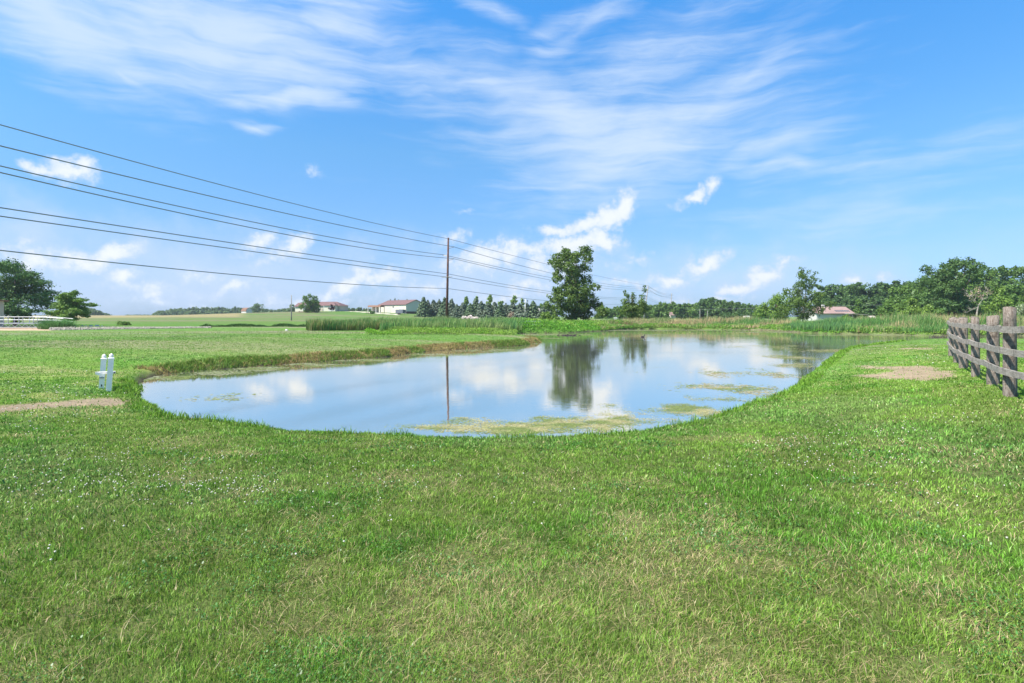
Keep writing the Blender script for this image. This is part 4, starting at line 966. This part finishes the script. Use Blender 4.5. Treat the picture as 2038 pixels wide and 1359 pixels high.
# --- white double post by the left end of the pond
x1, y1 = G(216, 778); x0, y0 = G(203, 773)
WA = math.atan2(-x1, y1)          # the stand faces the lawn
wpst = empty('white_post_stand', (x1, y1, gz(x1, y1)), WA, label='pair of white vinyl posts with pointed caps joined by a crossbar near the pond', cat='post')
wo_ = Vector(wpst.location)
lx0, ly0 = rot2((x0 - x1, y0 - y1), -WA); lx0 = -0.17
def vpost(x, y, dz, hh, lean):
    s = 0.066
    def q(sx, sy, zz): return (x + lean * zz + sx, y + sy, dz + zz)
    def sq(e_, z0, z1, s0, s1):
        e_.add([q(-s0,-s0,z0), q(s0,-s0,z0), q(s0,s0,z0), q(-s0,s0,z0), q(-s1,-s1,z1), q(s1,-s1,z1), q(s1,s1,z1), q(-s1,s1,z1)], [(3,2,1,0),(4,5,6,7),(0,1,5,4),(1,2,6,5),(2,3,7,6),(3,0,4,7)])
    e_ = MB(); sq(e_, -0.15, hh - 0.17, s, s); p = e_.build('post', M_white, wpst)
    e_ = MB(); sq(e_, hh - 0.17, hh - 0.15, s + .004, s + .012); sq(e_, hh - .15, hh - .125, s + .012, s + .008); sq(e_, hh - .125, hh - .11, s + .008, s - 0.014); e_.build('cap', M_white, p)
    e_ = MB(); prof = [(0.040, hh-.11), (.030, hh-.098), (.052, hh-.085), (.055, hh-.068), (.047, hh-.04), (.03, hh-.018), (.008, hh)]
    vs = []; n_c = 14
    for rr_, zz in prof:
        for j_ in range(n_c): vs.append(q(rr_ * math.cos(j_ / n_c * 6.2832), rr_ * math.sin(j_ / n_c * 6.2832), zz))
    fs = [tuple(range((len(prof)-1)*n_c, len(prof)*n_c))] + [(i_*n_c+j_, i_*n_c+(j_+1) % n_c, (i_+1)*n_c+(j_+1) % n_c, (i_+1)*n_c+j_) for i_ in range(len(prof)-1) for j_ in range(n_c)]
    e_.add(vs, fs).build('finial', M_white, p, True)
vpost(0, 0, 0, 1.04, 0.065); vpost(lx0, ly0, gz(x0, y0) - wo_.z, 0.99, 0.07)
zc = 0.50
MB().box(-.30, .16, 0.09, 0.16, zc - 0.035, zc + 0.035, 0.004).build('crossbar', M_white, wpst)
o = MB().lathe([(0.02, 0), (0.02, 0.006)], 10).build('pipe_end', M_black, wpst); o.location = (.135, 0.086, zc - 0.01); o.rotation_euler = (R(90), 0, 0)
MB().add([(-.28, .02, zc+.045), (-.27, .02, zc-.035), (-.10, .02, zc-.11), (-.10, .02, zc-.03), (-.28, .06, zc+.045), (-.27, .06, zc-.035), (-.10, .06, zc-.11), (-.10, .06, zc-.03)],
   [(0,1,2,3),(7,6,5,4),(0,4,5,1),(1,5,6,2),(2,6,7,3),(3,7,4,0)]).build('bracket', M_white, wpst)
MB().box(lx0 - .05, lx0 + .07, ly0 - .10, ly0 - .07, zc - .20, zc - .15, .004).build('grey_band', M_greyplastic, wpst)
MB().box(lx0 - .005, lx0 + .022, ly0 - .073, ly0 - .0675, .06, .12).build('slot', M_black, wpst)

# --- utility poles and cables
def pole(px, d, top_py, r_, mat, label, lean=0.0, h=None):
    x, y, z = at(px, d); h = top(top_py, d) - z
    e = empty('utility_pole', (x, y, z), label=label, cat='pole', group='utility poles along the line')
    MB().tube([(0, 0, -0.5), (lean * .5, 0, h * .5), (lean, 0, h)], [r_ * 1.25, r_, r_ * 0.75], 10).build('pole_shaft', mat, e, True)
    return e, x, y, z, h
eM, mx, my, mz, mh = pole(889, 95, 473, 0.19, M_pole, 'tall reddish brown utility pole carrying seven cables beyond the left lawn', lean=0.28)
UF = Vector((0.44, 1, 0)).normalized(); UB = Vector((-0.35, -1, 0)).normalized(); SIDE = Vector((1, -0.4, 0)).normalized()
def zpx(py): return top(py, 95) - mz
def arm(side, py, ln_=0.95, dz=0.18):
    zz = zpx(py); x_ = 0.28 * zz / mh
    a_ = Vector((x_, 0, zz - dz)); b_ = a_ + SIDE * (side * ln_) + Vector((0, 0, dz))
    p = MB().tube([a_, b_], [0.05, 0.04], 6).build('bracket_arm', M_insul, eM)
    MB().tube([b_ + Vector((0,0,-.05)), b_ + Vector((0, 0, .02)), b_ + Vector((0,0,.1))], [.06, .07, .04], 8).build('insulator', M_insul, p)
    return b_ + Vector((0, 0, 0.1))
att = []
att.append(Vector((0.28, 0, zpx(475))))
att.append(arm(1, 492.5)); att.append(arm(-1, 507.5)); att.append(arm(1, 516))
att.append(Vector((0.2, 0.0, zpx(545.5)))+SIDE*0.25)
mb = MB().tube([Vector((0.14, -.24, zpx(552))) - SIDE * 1.1, Vector((0.14, -.24, zpx(551))) + SIDE * 0.9], .05, 6); mb.build('crossarm', M_polegrey, eM)
att.append(Vector((0.14, -.2, zpx(551))) - SIDE * 0.3)
att.append(Vector((0.1, -.24, zpx(574))))
origin = Vector((mx, my, mz))
eN, nx, ny, nz, nh = pole(1281, 250, 568, 0.24, M_polegrey, 'grey leaning utility pole just right of the three spired tree', lean=2.0)
eO, ox, oy, oz, oh = pole(1333, 320, 583, 0.24, M_polegrey, 'leaning utility pole with two white transformers before the far belt', lean=1.1)
eP, qx, qy, qz, qh = pole(1371, 435, 596, 0.25, M_polegrey, 'farthest thin utility pole over the far tree belt')
for e_, sc2 in ((eN, 1), (eO, 1)):
    hh_ = nh if e_ is eN else oh; l_ = 2.0 if e_ is eN else 1.1
    for f_ in (0.92, 0.80):
        MB().tube([(l_*f_ - 1.0, 0, hh_ * f_), (l_*f_ + 1.0, 0, hh_ * f_)], .07, 6).build('crossarm', M_insul, e_)
for dx in (-0.8, 0.8): MB().lathe([(0.32, 0), (0.34, .1), (.34, 1.2), (.2, 1.35)], 10, cx=dx + .4, cy=-.4).build('transformer', M_whitepaint, eO).location = (0, 0, oh * 0.36)
MB().tube([(-2.2, 0, oh*.48), (2.6, 0, oh*.48)], .06, 6).build('crossarm', M_polegrey, eO)
LEFT = [248, 290, 330, 343, 413, 430, 498]; MIDL = [383.5, 409, 428+13, 453, 489, 500, 549.5]
names = ['topmost cable of the pole line crossing the sky', 'second highest cable reaching a bracket arm right of the pole', 'third cable down reaching the bracket arm left of the pole', 'fourth cable down just under the third',
         'upper cable of the lower pair on the pole line', 'lower cable of the lower pair meeting the small crossarm', 'lowest slack cable well under the others']
MIDX = 500
RIGHT = {0: 527, 1: 543, 2: 552, 3: 557, 4: 580, 5: 584, 6: 599}
def ray_line(px, sl):   # parameter of the line (mx+sl*t, my-t) along a photo column, going back towards the viewer
    k_ = (px - CX) / F; return (mx - k_ * my) / (sl - k_) if abs(sl - k_) > 1e-6 else 0
for i_ in range(7):
    A = origin + att[i_]
    tm = (A.x - ((MIDX - CX) / F) * A.y) / (0.35 - (MIDX - CX) / F); te = (A.x - ((0 - CX) / F) * A.y) / (0.35 - (0 - CX) / F)
    zm = top(MIDL[i_], A.y - tm); ze = top(LEFT[i_], A.y - te)
    # quadratic through pole, mid and edge
    Mx = np.array([[tm, tm * tm], [te, te * te]]); ab = np.linalg.solve(Mx, [zm - A.z, ze - A.z])
    P = []
    for t_ in np.linspace(0, 92, 47): P.append((A.x - 0.35 * t_, A.y - t_, A.z + ab[0] * t_ + ab[1] * t_ * t_))
    P = P[::-1]
    # forward span
    E = Vector((nx + att[i_].x + 1.5, ny, nz + nh * (1.0, .95, .9, .87, .66, .62, .5)[i_]))
    tr_ = ((1095 - CX) / F); f_ = (A.x - tr_ * A.y) / (tr_ * (E.y - A.y) - (E.x - A.x)); zt = top(RIGHT[i_], A.y + f_ * (E.y - A.y))
    sag = ((A.z + (E.z - A.z) * f_) - zt) / max(0.02, (4 * f_ * (1 - f_)))
    for t_ in np.linspace(0.02, 1, 40): P.append((A.x + (E.x - A.x) * t_, A.y + (E.y - A.y) * t_, A.z + (E.z - A.z) * t_ - 4 * sag * t_ * (1 - t_)))
    F2 = Vector((ox + 1, oy, E.z - nz + oz - 1)); 
    for t_ in np.linspace(0.1, 1, 8): P.append((E.x + (F2.x - E.x) * t_, E.y + (F2.y - E.y) * t_, E.z + (F2.z - E.z) * t_ - 4 * 1.2 * t_ * (1 - t_)))
    o = MB().tube(P, 0.040 if i_ else 0.036, 6).build('power_cable', M_cable)
    tag(o, names[i_], 'cable', 'power cables of the pole line')
e_, x, y, z, h = pole(1045, 185, 595, 0.16, M_whitepaint, 'pale grey service pole with small crossarm before the spruce row', lean=.1)
MB().tube([(-.6, -.15, h - 1.3), (1.0, -.15, h - 1.1)], .06, 6).build('crossarm', M_polegrey, e_)
MB().tube([(.8, -.15, h - .9), (.8, -.15, h - .3)], .18, 8).build('lamp_head', M_insul, e_)
e_, x, y, z, h = pole(580, 150, 587, 0.13, M_polegrey, 'lone thin pole standing in the field left of the round maple')
for px, tp, lb_ in ((1393, 615, 'short pale post with a cable in front of the far belt'), (1408, 618, 'shorter grey post right of the pale post before the far belt')):
    e_, x, y, z, h = pole(px, 230, tp, 0.10, M_polegrey, lb_)
P = [(at(1365, 230)[0], 230, top(615, 230)), (at(1393, 230)[0], 230, top(615.5, 230)), (at(1450, 225)[0], 225, top(614.5, 225)), (at(1530, 215)[0], 215, top(612.5, 215)), (at(1640, 208)[0], 208, top(609, 208)), (at(1780, 200)[0], 200, top(606, 200))]
tag(MB().tube(P, 0.03, 5).build('power_cable', M_cable), 'thin pale cable strung before the far belt and ridge', 'cable')

# --- buildings
def gable(e, L_, W_, hw, hr, mw, mr, ov=0.4, roofname='roof', wallname='wall'):
    """length along -x from 0, width along +y from 0"""
    MB().prism([(0, 0), (W_, 0), (W_, hw), (W_ / 2, hr), (0, hw)], 'x', -L_, 0).build(wallname, mw, e)
    t_ = 0.18; s_ = (hr - hw) / (W_ / 2)
    pr = [(-ov, hw - ov * s_ + .02), (W_ / 2, hr + .02), (W_ + ov, hw - ov * s_ + .02), (W_ + ov, hw - ov * s_ + .02 + t_), (W_ / 2, hr + .02 + t_), (-ov, hw - ov * s_ + .02 + t_)]
    return MB().prism(pr, 'x', -L_ - ov, ov).build(roofname, mr, e)
def panel(e, name, mat, x0, x1, z0, z1, y=-0.06, th=0.06, axis='x'):
    mb = MB()
    if axis == 'x': mb.box(x0, x1, y, y + th - .003, z0, z1)
    else: mb.box(y, y + th - .003, x0, x1, z0, z1)
    return mb.build(name, mat, e)
# pole barn
x, y, z = at(808, 252)
bn_ = empty('pole_barn', (x, y, z - .1), R(-42), label='long cream pole barn with maroon metal roof on the hill', cat='barn')
gable(bn_, 20.5, 11, 3.9 + .3, 6.3, M_cream, M_roofred)
panel(bn_, 'door', M_whitepaint, -14.0, -11.4, 0.1, 3.3)
panel(bn_, 'door', M_whitepaint, -5.2, -1.9, 2.0, 3.5)
panel(bn_, 'wainscot', M_darkband, 0.0, 7.3, 0.0, 1.15, y=0.003, th=.06, axis='y')
panel(bn_, 'door', M_whitepaint, 8.0, 10.2, 0.1, 2.5, y=0.003, th=.06, axis='y')
MB().box(0.003, 1.3, 6.8, 10.9, 2.75, 2.95).build('awning', M_brownroof, bn_)
panel(bn_, 'window', M_glass, -9.8, -8.9, 2.9, 3.5)
bpy.context.view_layer.update()
# trailer beside the barn
x, y, z = at(798, 236)
tl = empty('cargo_trailer', (x, y, z), R(-30), label='dark grey enclosed trailer parked before the pole barn wall', cat='trailer')
MB().box(-2.1, 1.8, -1, 1, 0.5, 2.1, .08).build('body', M_steel, tl)
for dx in (-.5, .4): MB().tube([(dx, -1.02, .38), (dx, -1.2, .38)], .36, 12).build('wheel', M_black, tl)
MB().tube([(1.8, 0, .5), (3.0, 0, .45)], .08, 6).build('hitch', M_steel, tl)
# porch
x, y, z = at(752, 258)
pc_ = empty('open_porch', (x, y, z), R(-20), label='small open porch with brown roof left of the pole barn', cat='porch')
MB().prism([(-2, 2.5), (2, 2.5), (1.2, 3.3), (-1.2, 3.3)], 'x', -4.2, 2.4).build('roof', M_brownroof, pc_)
for dx in (-4, -1.9, 0.2, 2.2):
    for dy in (-1.8, 1.8): MB().box(dx - .12, dx + .12, dy - .12, dy + .12, -.1, 2.5).build('post', M_whitepaint, pc_)
MB().box(-4.0, -.5, 1.0, 1.6, 0, 2.5).build('back_wall', M_tan, pc_)
# maroon roofed house
x, y, z = at(676, 278)
hs_ = empty('ranch_house', (x, y, z - .2), R(-14), label='single storey cream house with maroon hip roof on the hill', cat='house')
MB().box(-19, 0, 0, 8, 0, 2.9).build('wall', M_tan, hs_)
def hip(e, x0, x1, y0, y1, z0, z1, ins, mat):
    ym = (y0 + y1) / 2
    return MB().add([(x0,y0,z0),(x1,y0,z0),(x1,y1,z0),(x0,y1,z0),(x0+ins,ym,z1),(x1-ins,ym,z1)], [(3,2,1,0),(0,1,5,4),(1,2,5),(2,3,4,5),(3,0,4)]).build('roof', mat, e)
hip(hs_, -19.5, .5, -.5, 8.5, 2.9, 5.0, 4.5, M_roofred)
MB().box(-7.0, -1.0, -2.5, 0.003, 0, 2.9).build('front_wing', M_cream, hs_)
hip(hs_, -7.5, -.5, -3.0, 3.0, 2.92, 4.5, 2.6, M_roofred)
panel(hs_, 'garage_door', M_whitepaint, -4.4, -1.5, 0.1, 2.4, y=-2.56)
for dx in (-12.5, -10.2, -8.0): MB().box(dx - .15, dx + .15, -1.2, -.9, 0, 2.9).build('porch_post', M_whitepaint, hs_)
for dx in (-15.5, -11.2): 
    f_ = panel(hs_, 'window', M_whitepaint, dx - .7, dx + .7, .9, 2.2); panel(f_, 'pane', M_glass, dx - .6, dx + .6, 1.0, 2.1, y=-.075)
MB().prism([(-2, 0), (4, 0), (4, 2.6), (1, 4.2), (-2, 2.6)], 'x', -23.4, -19.003).build('side_wing', M_cream, hs_)
MB().prism([(-2.5, 2.45), (1, 4.3), (4.5, 2.45), (4.5, 2.65), (1, 4.5), (-2.5, 2.65)], 'x', -23.7, -19.2).build('wing_roof', M_roofred, hs_)
# gambrel shed
x, y, z = at(490, 330)
gs_ = empty('garden_shed', (x, y, z - .1), R(-35), label='little white shed with brown rounded gambrel roof in the far field', cat='shed')
pf = [(0, 0), (3.6, 0), (3.6, 2.0), (3.1, 3.2), (1.8, 3.9), (.5, 3.2), (0, 2.0)]
MB().prism(pf, 'x', -5.2, 0).build('wall', M_whitepaint, gs_)
ro = [(p_[0] * 1.0, p_[1]) for p_ in pf[2:]]
ro2 = [(3.8, 1.95), (3.25, 3.35), (1.8, 4.1), (.35, 3.35), (-.2, 1.95)]
MB().prism(ro2 + ro[::-1], 'x', -5.4, -.05).build('roof', M_brownroof, gs_)
panel(gs_, 'door', M_cream, 1.1, 2.5, .1, 2.0, y=0.003, th=.05, axis='y')
# pink roofed farm building
x, y, z = at(1697, 178)
fb = empty('farm_building', (x, y, z), R(6), label='long white walled farm building with faded red roof behind the reeds', cat='barn')
gable(fb, 12, 8, 2.7, 4.6, M_whitepaint, M_roofpink, .5)
for k_ in range(8):
    xx = -.6 - k_ * .62; s_ = (4.6 - 2.7) / 4
    MB().add([(xx - .2, .55, 2.7 + .55 * s_ + .235), (xx + .2, .55, 2.7 + .55 * s_ + .235), (xx + .2, 1.5, 2.7 + 1.5 * s_ + .235), (xx - .2, 1.5, 2.7 + 1.5 * s_ + .235), (xx - .2, .55, 2.7 + .55 * s_ + .205), (xx + .2, .55, 2.7 + .55 * s_ + .205), (xx + .2, 1.5, 2.7 + 1.5 * s_ + .205), (xx - .2, 1.5, 2.7 + 1.5 * s_ + .205)],
        [(0,1,2,3),(0,4,5,1),(1,5,6,2),(2,6,7,3),(3,7,4,0)]).build('skylight', M_glass, fb)
MB().box(-7.5, -6.7, 3.6, 4.4, 4.6, 5.4).build('cupola', M_whitepaint, fb)
x, y, z = at(1710, 172)
ls = empty('open_shed', (x, y, z), R(4), label='open dark lean to with thin pale roof beside the farm building', cat='shed')
MB().add([(-2.9,-1,2.5),(2.4,-1,2.1),(2.4,2.5,2.1),(-2.9,2.5,2.5),(-2.9,-1,2.68),(2.4,-1,2.25),(2.4,2.5,2.25),(-2.9,2.5,2.68)], [(3,2,1,0),(4,5,6,7),(0,1,5,4),(1,2,6,5),(2,3,7,6),(3,0,4,7)]).build('roof', M_polegrey, ls)
for dx in (-2.6, -.2, 2.1):
    for dy in (-.8, 2.2): MB().box(dx - .07, dx + .07, dy - .07, dy + .07, 0, 2.15).build('post', M_steel, ls)
MB().box(-2.6, 2.1, 2.3, 2.4, 0, 2.1).build('back_wall', M_steel, ls)
x, y, z = at(1739, 165)
sh = empty('storage_shed', (x, y, z), R(10), label='small weathered grey shed at the edge of the right woods', cat='shed')
MB().box(-.8, .8, 0, 1.6, 0, 1.2).build('wall', M_polegrey, sh)
MB().prism([(-.15, 1.1), (.8, 1.9), (1.75, 1.1), (1.75, 1.2), (.8, 2.0), (-.15, 1.2)], 'x', -1.0, 1.0).build('roof', M_rockpale, sh)
# tan shed far left
x, y, z = at(8, 73)
tsd = empty('tan_shed', (x, y, z), R(43), label='tan sided shed with brown eave cut off by the left edge beside the large pine', cat='shed')
MB().box(-6, 0, 0, 5, 0, top(598, 73) - z).build('wall', M_tan, tsd)
zt = top(598, 73) - z
MB().add([(-6.4,-.5,zt+.55),(.5,-.5,zt-.12),(.5,5.5,zt-.12),(-6.4,5.5,zt+.55),(-6.4,-.5,zt+.8),(.5,-.5,zt+.03),(.5,5.5,zt+.03),(-6.4,5.5,zt+.8)], [(3,2,1,0),(4,5,6,7),(0,1,5,4),(1,2,6,5),(2,3,7,6),(3,0,4,7)]).build('roof', M_brownroof, tsd)
# white house glimpsed behind spruces
x, y, z = at(1076, 230)
wh = empty('white_house', (x, y, z), R(10), label='white gabled house glimpsed between two spruces left of the cottonwood', cat='house')
gable(wh, 4.5, 6, 2.6, 4.2, M_whitepaint, M_polegrey, .3)
MB().box(-2.2, -1.4, -.06, 0.0, 1.0, 2.0).build('window', M_glass, wh)
# pinkish distant house
x, y, z = at(1345, 300)
ph_ = empty('distant_house', (x, y, z), R(20), label='tiny pinkish gabled house in front of the far belt right of the transformers', cat='house')
gable(ph_, 3.2, 3.5, 2.0, 3.4, M_rockpale, M_roofpink, .3)
# white trailer right
x, y, z = at(1486, 210)
wt_ = empty('cargo_trailer', (x, y, z), R(-8), label='small white trailer parked by the dark hedge of the far belt', cat='trailer')
MB().box(-1.1, 1.1, -.7, .7, 0.45, 1.6, .12).build('body', M_whitepaint, wt_)
for dy in (-.75,): MB().tube([(0, dy, .32), (0, dy - .15, .32)], .32, 12).build('wheel', M_black, wt_)
x, y, z = at(1226, 190)
wt_ = empty('cargo_trailer', (x, y, z), 0, label='tiny white and grey trailer left of the three spired tree', cat='trailer')
MB().box(-.7, .7, -.6, .6, .4, 1.25, .06).build('body', M_whitepaint, wt_); MB().tube([(0.2, -.62, .3), (.2, -.75, .3)], .3, 10).build('wheel', M_black, wt_)

# --- footbridge / dock with railing on the left
x, y, z = at(91, 66)
fbz = gz(x, y)
dk = empty('metal_footbridge', (x, y, fbz), R(2), label='galvanised metal footbridge with lattice truss and railing on the sand', cat='footbridge')
k_ = 66 / F; zt1, zt0 = top(643, 66) - fbz, top(652, 66) - fbz; zr = top(630.5, 66) - fbz
LN = 14.0
for dy in (0, 1.5):
    MB().box(-LN, 0, dy, dy + .06, zt1 - .09, zt1, .004).build('truss_chord', M_metal, dk)
    MB().box(-LN, 0, dy, dy + .06, zt0, zt0 + .07, .004).build('truss_chord', M_metal, dk)
    mb = MB(); n_t = 36
    for q_ in range(n_t):
        xa, xb = -LN * q_ / n_t, -LN * (q_ + 1) / n_t; za, zb = (zt0 + .05, zt1 - .07) if q_ % 2 else (zt1 - .07, zt0 + .05)
        mb.tube([(xa, dy + .03, za), (xb, dy + .03, zb)], .028, 5)
    mb.build('truss_lattice', M_metal, dk)
MB().box(-LN, 0, .07, 1.49, zt1 + .003, zt1 + .05).build('deck', M_metal, dk)
for dy in (.03, 1.53):
    for zz in (zr, (zr + zt1) / 2 + .02):
        P = [(-LN, dy, zz), (-2, dy, zz), (0, dy, zz - .03), (2.0, dy, zz - .22)]
        MB().tube(P, .033, 6).build('handrail', M_metal, dk)
    for px_ in (9, 18, 39, 46.5, 67, 75, -12, -30, -50, -75, -95): 
        xx = (px_ - 91) * k_; MB().tube([(xx, dy, zt1), (xx, dy, zr)], .04, 6).build('rail_post', M_metal, dk)
# rocks
def rock(name, px, d, w_, h_, mat, label, seed=1, group=None, dpt=0.8, z_off=0):
    import bmesh
    x, y, z = at(px, d); bm = bmesh.new(); bmesh.ops.create_icosphere(bm, subdivisions=3, radius=1.0)
    rs = random.Random(seed); ph = [rs.uniform(0, 6.28) for _ in range(6)]
    for v in bm.verts:
        c_ = v.co; k2 = 1 + .16 * math.sin(c_.x * 3 + ph[0]) * math.cos(c_.y * 2.7 + ph[1]) + .1 * math.sin(c_.z * 5 + ph[2] + c_.x * 4) + .05 * math.sin(c_.y * 11 + ph[3])
        v.co = Vector((c_.x * w_ / 2 * k2, c_.y * w_ / 2 * dpt * k2, max(-.2, c_.z) * h_ * k2))
    me = bpy.data.meshes.new(name); bm.to_mesh(me); bm.free(); me.materials.append(mat)
    for p_ in me.polygons: p_.use_smooth = True
    o = link(bpy.data.objects.new(name, me)); o.location = (x, y, z + z_off); return tag(o, label, 'rock', group)
rock('boulder', 957, 84, 2.1, 0.75, M_rock, 'grey rounded boulder lying in the reeds right of the utility pole', 3, z_off=.35)
rock('boulder', 92, 70, .65, .5, M_rockpale, 'pale pink boulder by the end of the footbridge railing', 5)
rock('boulder', 100, 69, .55, .42, M_rockpale, 'smaller whitish boulder touching the fountain grass', 6)
for k_, (px, w_, lb_) in enumerate([(148,.35,'flat pale stone nearest the fountain grass'),(164,.22,'tiny white stone second from the fountain grass'),(171,.2,'tiny white stone in the middle of the lawn row'),(181,.38,'long low white stone left of the tallest lawn stone'),(193,.45,'tallest white stone of the row on the left lawn'),(203,.22,'last small white stone toward the round bush')]):
    rock('lawn_stone', px, 80, w_ * 1.3, w_ * .55, M_whitepaint, lb_, 20 + k_, group='white stones in a row on the left lawn')
rock('lawn_stone', 570.5, 57, .32, .14, M_whitepaint, 'lone white stone on the lawn before the cattail bed', 40)
# stone berm (stuff)
def scatter_stones(name, f_pts, n_, smin, smax, mat, label, cat='stones'):
    import bmesh
    bm = bmesh.new(); bmesh.ops.create_icosphere(bm, subdivisions=1, radius=1.0)
    V0_ = np.array([v.co[:] for v in bm.verts]); F0_ = np.array([[v.index for v in f.verts] for f in bm.faces]); bm.free()
    X, Y, Z = f_pts(n_); n_ = len(X); S_ = rng.uniform(smin, smax, (n_, 1, 1)) * rng.uniform(.6, 1.3, (n_, 1, 3))
    V = (V0_[None] * S_ * (1 + rng.normal(0, .12, (n_, len(V0_), 1))) + np.stack([X, Y, Z], 1)[:, None]).reshape(-1, 3)
    Fc = (F0_[None] + (np.arange(n_) * len(V0_))[:, None, None]).reshape(-1, 3)
    return tag(fast_mesh(name, V, Fc, mat, rnd=rng.uniform(0, 1, len(Fc))), label, cat, kind='stuff')
def berm(n_):
    t_ = rng.uniform(0, 1, n_); px = 100 + 320 * t_; d = 59 + 9 * t_ + rng.normal(0, .8, n_) * (1 - .5 * t_)
    X = (px - CX) / F * d; hgt = .22 * (1 - .55 * t_) * np.exp(-((d - 59 - 9 * t_) / 1.1) ** 2)
    return X, d, H(X, d) + hgt * rng.uniform(0.1, 1, n_)
scatter_stones('stone_berm', berm, 5200, .05, .11, M_stone, 'low berm of pale loose stones beside the left lawn')
def brush(n_):
    t_ = rng.uniform(0, 1, n_); px = 920 + 48 * t_ + rng.normal(0, 1, n_); d = 196 + rng.normal(0, 1.2, n_)
    X = (px - CX) / F * d; hh = 1.2 * np.abs(np.sin(t_ * 3.1 + .6)) * (.7 + .3 * np.sin(t_ * 23))
    return X, d, H(X, d) + hh * rng.uniform(0, 1, n_)
scatter_stones('rubble_pile', brush, 900, .12, .3, M_rockpale, 'long heap of pale rubble and brush in front of the spruce row', 'rubble')
# pipe gate frame in the weeds
x, y, z = at(1040, 86)
pg = empty('pipe_gate', (x, y, z), R(4), label='thin grey pipe gate half buried in weeds left of the cottonwood', cat='gate')
kk = 86 / F; zt = top(639.5, 86) - z
MB().tube([(0, 0, zt), (36 * kk, 0, zt + .03)], .05, 6).build('rail', M_metal, pg)
MB().tube([(0, 0, zt - .5), (36 * kk, 0, zt - .45)], .04, 6).build('rail', M_metal, pg)
for q_ in (0, 23.5, 36): MB().tube([(q_ * kk, 0, -.1), (q_ * kk, 0, zt + .12)], .06, 6).build('post', M_polegrey if q_ else M_bark, pg)
# fallen stick by pole
x, y, z = at(910, 88)
o = MB().tube([(-.8, 0, .55), (1.1, .4, 1.5)], [.05, .03], 6).build('broken_branch', M_bark_pale); o.location = (x, y, z); tag(o, 'pale broken branch leaning in the reeds right of the utility pole', 'branch')
# driftwood and duck
def twigs(px, py, w_, n_, label, hmax=.18):
    x, y = wp(px, py); mb = MB()
    for q_ in range(n_):
        a0 = Vector((random.gauss(0, w_ / 2.5), random.gauss(0, .3), random.uniform(-.03, .05))); a_ = random.uniform(0, 6.28); l_ = random.uniform(.2, .6)
        mb.tube([a0, a0 + Vector((math.cos(a_) * l_, math.sin(a_) * l_ * .5, random.uniform(0, hmax)))], [.03, .012], 5)
    o = mb.build('brush_pile', M_driftwood); o.location = (x, y, 0); return tag(o, label, 'driftwood')
twigs(1132, 667.5, 1.7, 70, 'dark brush pile sticking out of the water below the cottonwood')
twigs(1866, 671, .9, 30, 'dark twiggy snag in the narrow channel left of the fence', .35)
x, y = wp(1279, 671)
dkx = empty('duck', (x, y, 0), R(20), label='small dark duck floating near the far shore', cat='duck')
MB().lathe([(.02, -.02), (.12, .0), (.15, .06), (.10, .13), (.02, .16)], 12).build('body', M_driftwood, dkx, True).scale = (1.7, .9, 1)
MB().tube([(.18, 0, .1), (.24, 0, .2), (.25, 0, .27), (.33, 0, .27)], [.05, .04, .055, .015], 8).build('head', M_driftwood, dkx, True)

# ------------------------------------------------------------------ thin summer haze over the fields
hm, t, b = new_mat('summer_haze'); t.n.remove(b)
pv = t.n.new('ShaderNodeVolumePrincipled'); pv.inputs['Color'].default_value = (0.86, 0.92, 1.0, 1); pv.inputs['Density'].default_value = 0.00022
pv.inputs['Anisotropy'].default_value = 0.3; t.link(pv.outputs[0], t.n['Material Output'].inputs['Volume'])
hz = MB().box(-900, 900, -40, 960, -2.0, 36.0).build('haze', hm); tag(hz, 'faint pale summer haze softening the far woods', 'haze', kind='stuff')
